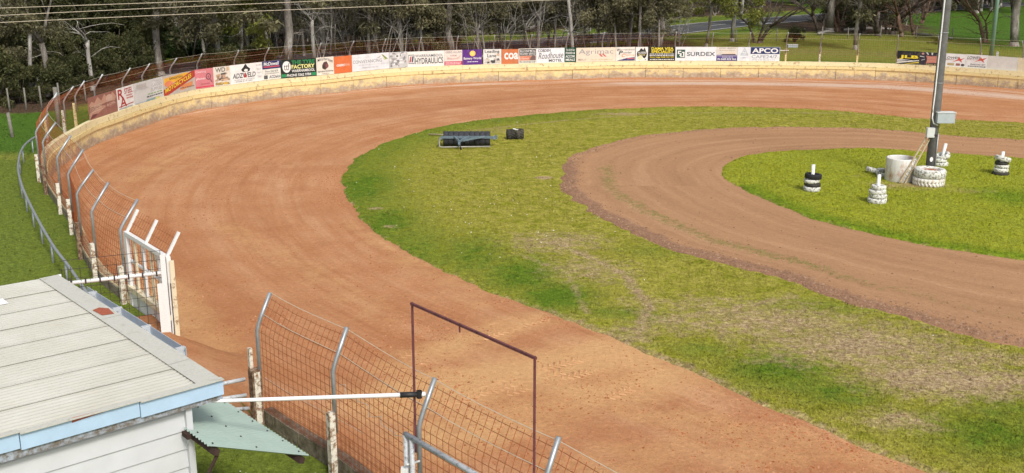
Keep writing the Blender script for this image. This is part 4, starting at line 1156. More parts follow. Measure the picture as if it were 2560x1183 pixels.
MB().beam(GP(0.0, 0, TOPZ), GP(GL, 0, TOPZ), .09, .09).build('top_rail', M_WHITE, groot)
MB().beam(GP(0.0, .0, .98), GP(GL, .0, .98), .16, .12).build('cap_rail', M_WHITEY, groot)
MB().box((GP(0, 0, .4) + GP(GL, 0, .4)) / 2, (GL - .1, .05, 1.05), ((gd[0], gd[1], 0), (gn[0], gn[1], 0), (0, 0, 1))).build('lower_panel', M_WHITE, groot)
MB().beam(GP(.08, .035, 1.62), GP(GL - .08, .035, 1.62), .05, .05).build('mid_rail', M_WHITE, groot)
MB().beam(GP(.1, .05, 1.05), GP(GL * .4, .05, 2.18), .04, .05).build('brace', M_WHITEY, groot)
for a in (.10, GL * .52, GL - .06):
    MB().beam(GP(a, 0, TOPZ), GP(a, GLEAN, GTIP), .055, .055).build('arm', M_WHITE, groot)
mb = MB()
for k in range(int(GL / .137)):
    a = .1 + k * .137
    mb.tube([GP(a, .02, .98), GP(a, .02, TOPZ), GP(a, .02 + GLEAN, GTIP - .04)], .0042, 3, False)
for z in np.arange(1.1, GTIP, .15):
    off = .02 if z < TOPZ else .02 + GLEAN * (z - TOPZ) / (GTIP - TOPZ)
    mb.tube([GP(.05, off, z), GP(GL - .05, off, z)], .0042, 3, False)
mb.build('wire_mesh', M_WIRE, groot)
# leaf
lroot = thing('gate_leaf', 'white pipe gate leaf with dark wire mesh swung open behind the corrugated shed roof', 'gate', (GB[0], GB[1], 0))
lw = -gn * .96 + gd * .28; lw /= np.linalg.norm(lw)
LL = 1.95
HP = -gd * .0 - gn * .12
def LP(a, z, o=0): return np.array([HP[0] + lw[0] * a - lw[1] * o, HP[1] + lw[1] * a + lw[0] * o, z])
LUP = (-lw[1], lw[0], 0)
MB().beam(LP(0, .25), LP(0, 2.36), .10, .09, up=LUP).build('hinge_post', M_WHITE, lroot)
MB().beam(LP(-.17, .0), LP(-.17, 2.20), .09, .09, up=LUP).build('hinge_post', M_WHITEY, lroot)
MB().beam(LP(-.09, .45, -.05), LP(-.09, 1.72, -.05), .06, .05, up=LUP).build('latch_bar', M_WIRE_D, lroot)
MB().beam(LP(.10, .3, .02), LP(.10, 1.75, .02), .10, .03, up=LUP).build('backing_plate', M_WHITE, lroot)
MB().tube([LP(-.05, 1.97), LP(LL, 1.95)], .042, 8).build('cross_bar', M_WHITE, lroot, True)
MB().tube([LP(LL, .5), LP(LL, 2.15)], .03, 8).build('outer_stile', M_WHITE, lroot, True)
MB().tube([LP(LL - .25, 1.72), LP(LL + .3, 1.74)], .028, 8).build('stub_bar', M_WHITE, lroot, True)
mb = MB()
for a in np.arange(.04, LL, .17): mb.tube([LP(a, .5, .03), LP(a, 2.46 - .10 * a, .03)], .006, 3, False)
for z in np.arange(.55, 2.5, .19): mb.tube([LP(.0, z, .03), LP(LL - .02, z - .02, .03)], .006, 3, False)
mb.build('wire_mesh', M_WIRE_D, lroot)
for a in np.arange(.14, LL, .27): MB().box(LP(a, 1.962), (.03, .095, .095), ((lw[0], lw[1], 0), LUP, (0, 0, 1))).build('wire_tie', M_WIRE_D, lroot)

# ------------------------------------------------------------------ pipe gate and rust red frame in the near fence
M_PIPEW = worn('scuffed_galvanised', (.52, .54, .56), (.22, .22, .23), .44, 16, .45, .06, spec=.5)
M_MAROON = worn('maroon_frame_paint', (.155, .05, .055), (.08, .03, .03), .42, 14, .7, .08)
P1, n1 = wall_at(npost[3], POST_OFF - .06)           # post at photo x 1040
dF = wall_at(npost[3] - 2)[0] - wall_at(npost[3])[0]; dF /= np.linalg.norm(dF)
nF = np.array([-dF[1], dF[0]]); nF = nF if np.dot(nF, n1) > 0 else -nF
A1 = at(1040, 1058, P1[1])
pg = thing('pipe_gate', 'galvanised pipe gate with a sloping looking top rail hung on the near fence', 'gate', (P1[0], P1[1], 0))
def PP(a, off, z): return np.array([dF[0] * a + nF[0] * off, dF[1] * a + nF[1] * off, z])
zt_ = 2.26
MB().tube([PP(0, -.07, OUT_Z - .2), PP(0, -.07, zt_)], .04, 10).build('gate_post', M_PIPEW, pg, True)
MB().tube([PP(.13, -.07, .8), PP(.13, -.07, zt_ - .03)], .034, 10).build('stile', M_PIPEW, pg, True)
MB().tube([PP(-.02, -.07, zt_), PP(3.3, -.07, zt_)], .038, 10).build('top_rail', M_PIPEW, pg, True)
MB().tube([PP(3.3, -.07, .8), PP(3.3, -.07, zt_)], .034, 10).build('stile', M_PIPEW, pg, True)
MB().tube([PP(.13, -.07, .85), PP(3.3, -.07, .85)], .034, 10).build('bottom_rail', M_PIPEW, pg, True)
MB().box(PP(-.02, -.09, 1.75), (.10, .09, .06)).build('hinge', M_WHITE, pg)
MB().box(PP(-.05, -.09, 1.52), (.09, .09, .10)).build('hinge', M_WHITE, pg)
MB().tube([PP(.06, -.12, 1.86), PP(.08, .08, 1.86)], .015, 6).build('latch_pin', M_WHITE, pg)
MB().box(PP(1.9, -.07, zt_ - .08), (.05, .05, .09)).build('clip', M_WIRE_D, pg)
gr = thing('rust_red_frame', 'tall thin rust red metal frame standing open above the near wire fence', 'frame', (P1[0] + dF[0] * .05, P1[1] + dF[1] * .05, 0))
FB = at(1323, 885, P1[1] - 1.9)
fl = 2.36
MB().beam(PP(.02, .03, 2.0), PP(.02, .03, 4.08), .03, .03, up=(1, 0, 0)).build('upright', M_MAROON, gr)
MB().beam(PP(fl, .03, OUT_Z), PP(fl, .03, 4.05), .03, .03, up=(1, 0, 0)).build('upright', M_MAROON, gr)
MB().beam(PP(-.003, .03, 4.06), PP(fl + .023, .03, 4.03), .03, .03).build('crossbar', M_MAROON, gr)
MB().beam(PP(1.0, .03, 3.95), PP(1.0, .03, 4.035), .02, .02, up=(1, 0, 0)).build('hook', M_MAROON, gr)

# ------------------------------------------------------------------ shed
def corr(a, du, dv, length, width, pitch=.076, amp=.009, n=8, up=None, sharp=False):
    """corrugated sheet: ridges run along du; a = corner; returns verts, faces"""
    du = np.asarray(du, float); dv = np.asarray(dv, float)
    up = np.cross(du, dv) if up is None else np.asarray(up, float)
    up /= np.linalg.norm(up)
    if up[2] < 0: up = -up
    k = int(width / pitch * n)
    vs = []
    for j in range(k + 1):
        w = width * j / k
        h = amp * (2 * abs(math.cos(math.pi * w / pitch)) ** .8 - 1) if sharp else amp * math.cos(2 * math.pi * w / pitch)
        for L in (0, length):
            vs.append(a + du * L + dv * w + up * h)
    fs = [(2 * j, 2 * j + 1, 2 * j + 3, 2 * j + 2) for j in range(k)]
    return vs, fs
def roof_mat():
    k = NT('old_zinc_roof', .55, .35)
    P = k.coord()
    a = k.noise(P, .9, 5, .6); b = k.noise(k.mapping(P, (1, 6, 1)), 2.5, 6, .7); c_ = k.noise(P, 22, 4, .7)
    c = k.ramp(a, [(.3, (.40, .39, .335)), (.7, (.49, .485, .44))])
    c = k.mix(k.math('MULTIPLY', k.ramp(b, [(.5, 0.0), (.75, 1.0)]), .4), c, (.47, .44, .34))
    c = k.mix(k.math('MULTIPLY', k.ramp(c_, [(.62, 0.0), (.74, 1.0)]), .6), c, (.30, .29, .24))
    k.color(c)
    return k.m
M_ROOF = roof_mat()
M_CAPP = worn('zinc_capping', (.54, .53, .47), (.42, .40, .33), .36, 5, .55, .08)
M_RUSTPATCH = flat('rust_patch', (.34, .10, .06), .85, .1, .2, 20)
M_BLUE = flat('pale_blue_paint', (.42, .57, .74), .5, .4, .06, 5)
M_TIMBER = worn('weathered_fascia_board', (.40, .45, .52), (.20, .17, .14), .52, 11, .85, .1)
M_BOARD = flat('white_weatherboard', (.56, .57, .59), .6, .3, .05, 3)
M_GUT = flat('zinc_gutter', (.44, .49, .55), .45, .4, .1, 6, .2)
M_TEAL = flat('pale_green_sheet', (.31, .395, .35), .5, .35, .08, 2)
M_DARKT = flat('dark_timber', (.055, .035, .028), .85, .1, .2, 10)
R1 = g(552, 955, 3.2)
eb = np.array([-.655, .756, 0]); eb /= np.linalg.norm(eb)        # along the fence, away
el = np.array([-.756, -.655, 0])                                 # away from the fence, towards lower left
shed = thing('shed', 'white timber shed with a corrugated zinc roof and pale blue fascia beside the fence', 'shed', (R1[0], R1[1], OUT_Z))
so = np.array([R1[0], R1[1], OUT_Z])
def SP(b, l, z): return eb * b + el * l + np.array([0, 0, z - OUT_Z])
RL = 5.75; RWD = 6.2; ZR = 3.2; RISE = .10
def RZ(l): return ZR + RISE * l / RWD
# roof sheets, ridges running along el
nsh = 8; sw = (RL - .02) / nsh
roof_up = np.cross(el + np.array([0, 0, RISE / RWD]), eb)
for i in range(nsh):
    du = el + np.array([0, 0, RISE / RWD]); du /= np.linalg.norm(du)
    vs, fs = corr(SP(i * sw - .0, .10, RZ(.10)) + np.array([0, 0, .012 + .004 * (i % 2)]), du, eb, RWD - .1, sw + .05, pitch=.0935, amp=.016)
    mb = MB(); mb.add(vs, fs); ob = mb.build('roof_sheet', M_ROOF, shed, True)
# capping along the fence side edge, in three lengths, folded over
cuts = [(-.02, .86), (.86, 3.15), (3.15, 5.77)]
for a, b in cuts:
    mb = MB()
    vs = []
    for bb in (a + .004, b - .004):
        for l, z in ((.30, ZR + .045), (.0, ZR + .05), (-.012, ZR + .035), (-.012, ZR - .07)):
            vs.append(SP(bb, l, z))
    mb.add(vs, [(0, 1, 5, 4), (1, 2, 6, 5), (2, 3, 7, 6)])
    mb.build('capping', M_CAPP, shed)
mb = MB(); mb.add([SP(b, l, ZR + .053) for b, l in ((3.25, .06), (3.55, .03), (3.68, .12), (3.62, .24), (3.3, .22))], [(0, 1, 2, 3, 4)]); mb.build('rust_stain', M_RUSTPATCH, shed)
mb = MB(); mb.box(SP(4.9, 1.35, RZ(1.35) + .035), (.55, .30, .004), (el, eb, (0, 0, 1))); mb.build('skylight_patch', flat('white_patch', (.8, .8, .8), .5, .3, .05), shed)
# blue fascia on the gable side in lengths, weathered board beneath
for a, b in ((-.01, 1.06), (1.06, 2.42), (2.42, 4.2), (4.2, 6.2)):
    MB().box(SP(-.03, (a + b) / 2, RZ((a + b) / 2) - .055), (b - a - .012, .05, .205), (el, eb, (0, 0, 1))).build('fascia', M_BLUE, shed)
    mb = MB()
    mb.box(SP(-.045, (a + b) / 2, RZ((a + b) / 2) + .052), (b - a - .01, .10, .012), (el, eb, (0, 0, 1))); mb.build('fascia_cap', M_CAPP, shed)
MB().box(SP(-.005, 3.1, RZ(3.1) - .21), (6.2, .035, .13), (el, eb, (0, 0, 1))).build('soffit_board', M_TIMBER, shed)
mb = MB(); mb.add([SP(-.06, l, RZ(l) + z) for l, z in ((1.32, .062), (1.85, .062), (1.85, .0), (1.5, .03))], [(0, 1, 2, 3)]); mb.build('rust_stain', M_RUSTPATCH, shed)
# gutter along the fence side, outside the capping, with straps
gut = MB()
prof_g = [(-.05, ZR - .02), (-.05, ZR - .13), (-.17, ZR - .13), (-.17, ZR + .01), (-.162, ZR + .01), (-.162, ZR - .122), (-.058, ZR - .122), (-.058, ZR - .02)]
vs = []
for b in (1.35, 4.95):
    for l, z in prof_g: vs.append(SP(b, l, z))
fs = [(k, (k + 1) % 8, 8 + (k + 1) % 8, 8 + k) for k in range(8)] + [tuple(range(8)), tuple(range(15, 7, -1))]
gut.add(vs, fs); gt = gut.build('gutter', M_GUT, shed)
for b in (1.42, 2.55, 3.6, 4.6):
    MB().box(SP(b, -.115, ZR - .06), (.06, .135, .155), (eb, el, (0, 0, 1))).build('strap', M_PIPEW, gt)
# walls: boarded gable wall facing the stand, side wall facing the fence
WB, WL0 = .10, .46
z = OUT_Z - .15; i = 0
while z < ZR - .28:
    h = .245
    mb = MB()
    zt2 = min(z + h, ZR - .27)
    mb.add([SP(WB - .022, WL0, z), SP(WB - .022, 6.0, z), SP(WB, 6.0, zt2), SP(WB, WL0, zt2), SP(WB + .03, WL0, z), SP(WB + .03, 6.0, z), SP(WB + .03, 6.0, zt2), SP(WB + .03, WL0, zt2)],
           [(0, 3, 2, 1), (4, 5, 6, 7), (0, 1, 5, 4), (3, 7, 6, 2), (0, 4, 7, 3), (1, 2, 6, 5)])
    mb.build('board', M_BOARD, shed)
    z = zt2 + .0005; i += 1
z = OUT_Z - .15
while z < ZR - .2:
    zt2 = min(z + .245, ZR - .15)
    mb = MB(); mb.box((SP(WB + .04, WL0 - .01, (z + zt2) / 2) + SP(5.5, WL0 - .01, (z + zt2) / 2)) / 2, (5.4, .03, zt2 - z - .003), (eb, el, (0, 0, 1))); mb.build('board', M_BOARD, shed)
    z = zt2
MB().box(SP(WB - .03, WL0 - .03, (OUT_Z + ZR) / 2 - .1), (.08, .08, ZR - OUT_Z - .3), (eb, el, (0, 0, 1))).build('corner_board', M_BOARD, shed)
for zz, b, l in ((ZR - .25, 5.6, 3.2),):
    MB().box(SP(5.55, 3.2, (OUT_Z + ZR) / 2 - .1), (.05, 5.5, ZR - OUT_Z - .25), (eb, el, (0, 0, 1))).build('back_wall', M_BOARD, shed)
# awning: pale green corrugated flap propped out from the side wall
aw = thing('awning', 'pale green corrugated awning propped out under the blue fascia of the shed', 'awning', (R1[0], R1[1], OUT_Z))
Bp = g(523, 1117, 2.7) - so; Cp = g(778, 1142, 2.2) - so; Dp = g(575, 1010, 2.2) - so
du = Cp - Bp; Ld = np.linalg.norm(du); du /= Ld
dv = Dp - Cp; Lw = np.linalg.norm(dv); dv /= Lw
vs, fs = corr(Bp, du, dv, Ld, Lw + .1, amp=.010)
mb = MB(); mb.add(vs, fs); mb.build('sheet', M_TEAL, aw, True)
nrm = np.cross(du, dv); nrm = nrm if nrm[2] > 0 else -nrm
mb = MB()
for j in range(3):
    for l in (.12, .62, Ld - .12):
        pass
scr = MB()
for l in (.10, Ld * .5, Ld - .10):
    for w in np.linspace(.12, Lw - .05, 6):
        scr.box(Bp + du * l + dv * (w + .02 * (l > .5)) + nrm * .014, (.016, .016, .012), (du, dv, nrm))
scr.build('roofing_screw', M_WIRE_D, aw)
for l in (.10, Ld - .13):
    MB().beam(Bp + du * l + dv * -.03 - nrm * .055, Bp + du * l + dv * (Lw + .06) - nrm * .055, .07, .075, up=nrm).build('purlin', M_DARKT, aw)
MB().tube([Bp + du * .14 + dv * .02 - nrm * .09, np.array([Bp[0] - .62, Bp[1] - .12, .55])], .024, 6).build('strut', M_DARKT, aw)
q = Bp + du * .02
MB().box(np.array([Bp[0], Bp[1], Bp[2]]) + eb * .55 + el * .02 - nrm * .04, (.16, .05, .06), (eb, el, (0, 0, 1))).build('hinge_block', M_DARKT, aw)

# white pole lashed from the shed corner to the frame
pw = thing('boom_pole', 'long white pole lashed with black tape to the rust red frame', 'pole', (R1[0], R1[1], 0))
a0 = at(530, 1003, R1[1] - .05) - np.array([R1[0], R1[1], 0])
fp = np.array([P1[0], P1[1], 0]) + PP(.02, .03, 0)
b0 = at(1052, 986, fp[1] - .08) - np.array([R1[0], R1[1], 0])
dirp = (b0 - a0) / np.linalg.norm(b0 - a0)
LP_ = np.linalg.norm(b0 - a0)
MB().tube([a0 - dirp * .25, a0, b0 - dirp * .25], [.012, .023, .029], 10).build('shaft', flat('white_tube', (.80, .79, .80), .4, .4, .03), pw, True)
MB().tube([b0 - dirp * .27, b0 - dirp * .02], [.038, .036], 10).build('tape', flat('black_tape', (.02, .02, .022), .5, .4, .1), pw, True)
MB().tube([b0 - dirp * .03, b0 + dirp * .06], [.032, .032], 10).build('end_cap', M_WHITE, pw, True)
MB().lathe([(.036, -.05), (.046, 0), (.036, .05)], 10, c=b0 - dirp * .02).build('lashing', flat('black_lashing', (.025, .024, .026), .7, .2, .2), pw, True)
# two white stub rails between the shed and the end post
for k_i, (pa, pb, zz) in enumerate((((555, 967), (612, 948), 1.75), ((575, 1003), (616, 988), 1.45), ((607, 1030), (622, 1021), 1.15))):
    a = at(*pa, 17.2); b = at(*pb, 17.2)
    b = at(*pb, ep[1]); a = b + np.array([-.45, -.30, at(*pa, ep[1] - .3)[2] - b[2] + .02])
    o = MB().tube([a - np.array([ep[0], ep[1], 0]), b - np.array([ep[0], ep[1], 0])], .035, 8).build('stub_rail', M_PIPEW, None, True)
    o.location = (ep[0], ep[1], 0)
    tag(o, ['upper', 'middle', 'lowest'][k_i] + ' of the short pipe rails on the rusted end post beside the gap', 'rail', 'stub rails on the end post')

# ------------------------------------------------------------------ spectators' hand rail on the left
rail_px = [(96, 338), (78, 349), (60, 365), (50, 386), (46, 408), (46, 428), (55, 465), (70, 500), (90, 540), (115, 585), (140, 625), (165, 657), (190, 692), (210, 722), (232, 752)]
rz_ = 1.14
rp = [g(x, y, rz_) for x, y in rail_px]
hr = thing('hand_rail', 'low curved galvanised pipe rail on the mown grass outside the fence', 'rail', (rp[6][0], rp[6][1], OUT_Z))
ho = np.array([rp[6][0], rp[6][1], OUT_Z])
Q = np.array(rp)
tq = np.arange(len(Q)); tt_ = np.linspace(0, len(Q) - 1, 60)
def cr(i, t):
    P = [Q[max(0, min(len(Q) - 1, j))] for j in (i - 1, i, i + 1, i + 2)]
    return .5 * (2 * P[1] + (-P[0] + P[2]) * t + (2 * P[0] - 5 * P[1] + 4 * P[2] - P[3]) * t * t + (-P[0] + 3 * P[1] - 3 * P[2] + P[3]) * t ** 3)
RP = np.array([cr(min(int(t), len(Q) - 2), t - min(int(t), len(Q) - 2)) for t in tt_])
MB().tube(list(RP - ho), .038, 8).build('top_rail', M_GALV, hr, True)
rl = np.concatenate([[0], np.cumsum(np.linalg.norm(np.diff(RP, axis=0), axis=1))])
for s in np.arange(.9, rl[-1], 2.05):
    p = np.array([np.interp(s, rl, RP[:, k]) for k in range(3)]) - ho
    MB().tube([(p[0], p[1], -.3), (p[0], p[1], p[2])], .03, 7).build('post', M_GALV, hr, True)
# tall thin pole at the left margin, beside the shed
o = MB().tube([(0, 0, -.2), (-.02, .02, 2.1)], .045, 8).build('pipe_post', M_GALV, None, True)
pL = g(12, 735, OUT_Z); o.location = (pL[0] - .35, pL[1] - .6, OUT_Z)
tag(o, 'single galvanised pipe post rising from the grass behind the shed roof', 'post')

# ------------------------------------------------------------------ things on the infield
ZC = 0.11                                   # level of the centre green
M_PAINTTYRE = worn('white_painted_tyre', (.72, .72, .67), (.16, .145, .12), .45, 14, .75, .05)
M_PAINTTYRE2 = worn('rust_streaked_tyre', (.76, .74, .68), (.52, .27, .12), .40, 5, .75, .1)
M_TYRE = flat('black_rubber', (.022, .022, .024), .75, .25, .3, 20)
M_TYREDRY = flat('dusty_rubber', (.055, .052, .045), .85, .15, .4, 14)
M_TYREMUD = flat('muddy_rubber', (.085, .078, .062), .9, .1, .6, 9)
M_PVC = flat('white_plastic_pipe', (.78, .78, .77), .4, .4, .04, 8)
M_POLE = flat('grey_timber_pole', (.135, .135, .13), .8, .2, .22, 5, 0, .3, 30)
M_GREYBOX = flat('grey_enclosure', (.40, .45, .47), .5, .4, .1, 6)
M_PALEBOX = flat('pale_enclosure', (.60, .62, .61), .5, .4, .06, 6)
M_DRUM = worn('rust_streaked_white_drum', (.76, .75, .72), (.50, .24, .12), .40, 3.2, .7, .09, .35)
M_DARKIN = flat('dark_soil', (.05, .04, .032), .95, .05, .3, 12)
M_REDDIRT = flat('red_soil', (.34, .13, .07), .95, .05, .25, 12)
M_LADDER = worn('old_timber_ladder', (.50, .42, .27), (.28, .20, .12), .42, 12, .85, .1)
def tyre_mesh(mb, R, w, c=(0, 0, 0), axis=(0, 0, 1), n=26, lugs=0, inner=.58, lugh=.03):
    ri = R * inner; h = w / 2
    prof = [(ri, -h * .72), (ri + (R - ri) * .35, -h), (R * .93, -h * .92), (R, -h * .6), (R, h * .6), (R * .93, h * .92), (ri + (R - ri) * .35, h), (ri, h * .72), (ri + .02, 0)]
    mb.lathe(prof, n, c, axis, True)
    if lugs:
        ax = np.asarray(axis, float) / np.linalg.norm(axis); u, v = frame_from(ax); c = np.asarray(c, float)
        for i in range(lugs):
            for sd in (-1, 1):
                a = 2 * math.pi * (i + (.5 if sd > 0 else 0)) / lugs
                rad = u * math.cos(a) + v * math.sin(a); tan_ = np.cross(ax, rad)
                d1 = ax * .85 + tan_ * .5 * sd; d1 /= np.linalg.norm(d1)
                mb.box(c + rad * (R + lugh * .35) + ax * sd * w * .24, (w * .52, R * .11, lugh), (d1, np.cross(rad, d1), rad))
    return mb
def bollard(px, py, label, tyres, pipe_h, lean=(0, 0)):
    p = g(px, py, ZC)
    t = thing('tyre_marker', label, 'marker post', (p[0], p[1], ZC), 0, 'tyre and pipe markers on the centre green')
    z = 0
    for (R, w, m, dx, dy, tl) in tyres:
        ax = (tl, tl * .3, 1)
        mb = MB(); tyre_mesh(mb, R, w, (dx, dy, z + w / 2), ax, 24)
        mb.build('tyre', m, t, True); z += w * .96
    MB().tube([(0, 0, 0), (lean[0], lean[1], z + pipe_h)], .06, 10).build('pipe', M_PVC, t, True)
    return t
W1, B1, D1 = M_PAINTTYRE, M_TYRE, M_TYREDRY
bollard(2029, 477, 'white pipe marker whose top tyre is black over three pale tyres', [(.29, .17, W1, 0, 0, 0), (.28, .14, D1, .01, 0, .12), (.27, .14, W1, -.02, 0, -.08), (.29, .18, B1, .02, 0, .06)], .32)
bollard(2192, 507, 'white pipe marker standing in a cone of four white tyres', [(.31, .18, W1, 0, 0, 0), (.29, .15, W1, .02, 0, .08), (.28, .15, W1, -.01, 0, -.06), (.24, .14, W1, .02, 0, .05)], .36)
bollard(2350, 414, 'leaning white pipe marker with a tipped white tyre, behind the light pole', [(.30, .15, W1, 0, 0, 0), (.28, .15, W1, -.05, 0, .1), (.27, .18, W1, .07, 0, -.35)], .40, (.14, 0))
bollard(2501, 437, 'white pipe marker with a mottled tyre slumped over grey and white tyres', [(.30, .12, D1, 0, 0, 0), (.26, .15, W1, 0, 0, 0), (.25, .14, W1, .02, 0, .05), (.24, .13, D1, 0, 0, -.05), (.29, .18, W1, .02, 0, .25)], .18)
for (px, py, ax, lab) in ((2180, 433, (.25, .1, 1), 'loose white tyre lying tilted on the centre green'), (2205, 440, (.1, -.35, .9), 'loose white tyre lying close beside the white drum')):
    p = g(px, py, ZC)
    mb = MB(); tyre_mesh(mb, .235, .17, (0, 0, .12), ax, 24)
    o = mb.build('loose_tyre', W1, None, True); o.location = (p[0], p[1], ZC)
    tag(o, lab, 'tyre', 'loose tyres by the drum')
# light pole standing in a painted tractor tyre
pb_ = g(2322, 452, ZC)
lp = thing('light_pole', 'tall grey light pole with a white conduit and two grey boxes', 'light pole', (pb_[0], pb_[1], ZC))
MB().tube([(0, 0, -.3), (0, 0, 3), (0, 0, 9), (0, 0, 15)], [.165, .155, .135, .115], 16).build('shaft', M_POLE, lp, True)
MB().tube([(-.135, -.10, 2.45), (-.15, -.10, 2.7), (-.135, -.095, 3.2), (-.12, -.085, 9), (-.10, -.075, 14.8)], .026, 8).build('conduit', M_PVC, lp, True)
MB().tube([(.06, -.17, 2.05), (-.10, -.17, 2.12), (-.155, -.13, 2.3), (-.145, -.10, 2.5)], .024, 8).build('conduit_bend', M_PVC, lp, True)
MB().tube([(.11, -.145, .4), (.115, -.14, 1.75)], .022, 8).build('conduit', M_GALV, lp, True)
bx = MB(); bx.box((.27, -.18, 2.33), (.62, .30, .36), ((1, 0, 0), (0, 1, 0), (0, 0, 1))); cab = bx.build('cabinet', M_GREYBOX, lp)
MB().box((.27, -.18, 2.525), (.66, .34, .025)).build('lid', M_PALEBOX, cab)
bx = MB(); bx.box((-.20, -.20, 1.80), (.27, .15, .34)); mbx = bx.build('meter_box', M_PALEBOX, lp)
MB().box((-.075, -.281, 1.72), (.012, .008, .05)).build('catch', M_WIRE_D, mbx)
MB().box((-.20, -.279, 1.80), (.22, .006, .28)).build('door', M_PALEBOX, mbx)
for z in (3.55, 5.3): MB().lathe([(.163, -.012), (.166, 0), (.163, .012)], 16, (0, 0, z)).build('band', M_GALV, lp)
MB().lathe([(.172, -.03), (.176, 0), (.172, .03)], 16, (0, 0, 1.68)).build('strap', M_WIRE_D, lp)
mb = MB(); mb.add([(-.05 + .06 * math.cos(a), -.172, .82 + .09 * math.sin(a)) for a in np.linspace(0, 2 * math.pi, 10, endpoint=False)], [tuple(range(10))]); mb.build('white_mark', M_PVC, lp)
p = g(2321, 462, ZC) 
tt_ = thing('tractor_tyre', 'big white painted tractor tyre stacked on another round the foot of the light pole', 'tyre', (p[0], p[1] + .02, ZC))
mb = MB(); tyre_mesh(mb, .54, .30, (0, 0, .14), (0, .0, 1), 36, 26, .6, .008); mb.build('lower_tyre', M_PAINTTYRE2, tt_, True)
mb = MB(); tyre_mesh(mb, .545, .32, (.02, 0, .44), (.03, 0, 1), 36, 0, .6); mb.build('upper_tyre', M_PAINTTYRE, tt_, True)
mb = MB(); mb.lathe([(.0, .53), (.15, .56), (.30, .52), (.36, .45)], 18); mb.build('soil_fill', M_REDDIRT, tt_, True)
p = g(2257, 455, ZC)
dr = thing('concrete_drum', 'open topped white drum streaked with rust beside the light pole', 'drum', (p[0], p[1] + .35, ZC))
MB().lathe([(.52, 0), (.53, .02), (.52, .80), (.515, .83), (.455, .83), (.45, .8), (.44, .45)], 32).build('wall', M_DRUM, dr, True)
MB().lathe([(.0, .60), (.25, .61), (.445, .58)], 24).build('fill', M_DARKIN, dr, True)
# ladder
la = at(2256, 458, pb_[1] - .55); lb = at(2320, 345, pb_[1] - .13)
ld = thing('ladder', 'weathered timber ladder leaning on the light pole over the drum', 'ladder', (la[0], la[1], la[2]))
dv_ = lb - la; Ln = np.linalg.norm(dv_); dv_ /= Ln; sd = np.cross(dv_, (0.25, -1, .15)); sd /= np.linalg.norm(sd)
for k in (-1, 1): MB().beam(sd * k * .10, dv_ * Ln + sd * k * .075, .035, .05).build('stile', M_LADDER, ld)
for f in np.linspace(.06, .94, 9): MB().tube([dv_ * Ln * f - sd * .105, dv_ * Ln * f + sd * .105], .017, 6).build('rung', M_LADDER, ld)

# tow roller
M_STEELB = flat('faded_blue_steel', (.14, .19, .225), .5, .4, .2, 6, .1)
M_DRUMB = flat('black_roller_rubber', (.042, .043, .05), .7, .2, .3, 8)
M_BAR = flat('worn_pale_bar', (.33, .315, .29), .5, .4, .2, 9, .3)
zi = 0.05
pa = g(1097, 371, zi); pb2 = g(1238, 371, zi)
ang = math.atan2(pb2[1] - pa[1], pb2[0] - pa[0])
RLn = np.linalg.norm((pb2 - pa)[:2])
ro = thing('tow_roller', 'wide towed grass roller with a faded blue frame on the infield', 'roller', (pa[0], pa[1], zi), ang)
rl_ = RLn - .16
ry = .62
for i in range(9):
    x0 = .16 + (rl_ - .22) * i / 9; x1 = .16 + (rl_ - .22) * (i + 1) / 9 - .004
    MB().lathe([(.02, x0), (.30, x0 + .004), (.31, x0 + .02), (.31, x1 - .02), (.30, x1 - .004), (.02, x1)], 28, (0, ry, .31), (1, 0, 0)).build('roller_ring', M_DRUMB, ro, True)
MB().tube([(.05, ry, .31), (RLn, ry, .31)], .03, 8).build('axle', M_BAR, ro, True)
MB().beam((.10, ry - .33, .42), (RLn - .08, ry - .33, .42), .07, .10).build('front_beam', M_STEELB, ro)
for x in (.09, RLn - .05):
    MB().beam((x, ry - .35, .40), (x, ry + .05, .27), .05, .14).build('end_plate', M_STEELB, ro)
hx = RLn * .385
MB().beam((.62, ry - .34, .46), (hx, -.12, .30), .05, .07).build('draw_arm', M_STEELB, ro)
MB().beam((1.28, ry - .34, .46), (hx - .08, -.14, .30), .06, .08).build('draw_arm', M_STEELB, ro)
MB().beam((1.95, ry - .34, .46), (hx + .1, -.02, .33), .05, .07).build('draw_arm', M_STEELB, ro)
MB().tube([(.02, ry - .25, .40), (.02, -.02, .22), (.05, -.10, .09), (.14, -.12, .07), (RLn - .2, -.12, .10)], .03, 8).build('scraper_bar', M_BAR, ro, True)
MB().beam((hx - .03, -.32, .20), (hx - .06, -.05, .31), .10, .06).build('hitch', M_STEELB, ro)
MB().tube([(hx + .02, -.34, 0), (hx, -.30, .24)], .022, 8).build('jack_leg', M_WIRE_D, ro, True)
MB().lathe([(.03, -.02), (.06, -.02), (.06, .02), (.03, .02)], 12, (hx + .05, -.38, .06), (1, 0, 0), True).build('jack_wheel', M_TYRE, ro, True)
MB().box((RLn + .02, ry - .3, .42), (.12, .10, .16)).build('bearing_block', M_STEELB, ro)
p0 = g(1072, 339, zi); p1 = g(1190, 347, zi)
o = MB().tube([(0, 0, .06), (p1[0] - p0[0], p1[1] - p0[1], .12)], .035, 7).build('timber_pole', M_LADDER, None, True); o.location = (p0[0], p0[1], zi)
tag(o, 'long bare pole lying on the grass behind the roller', 'pole')
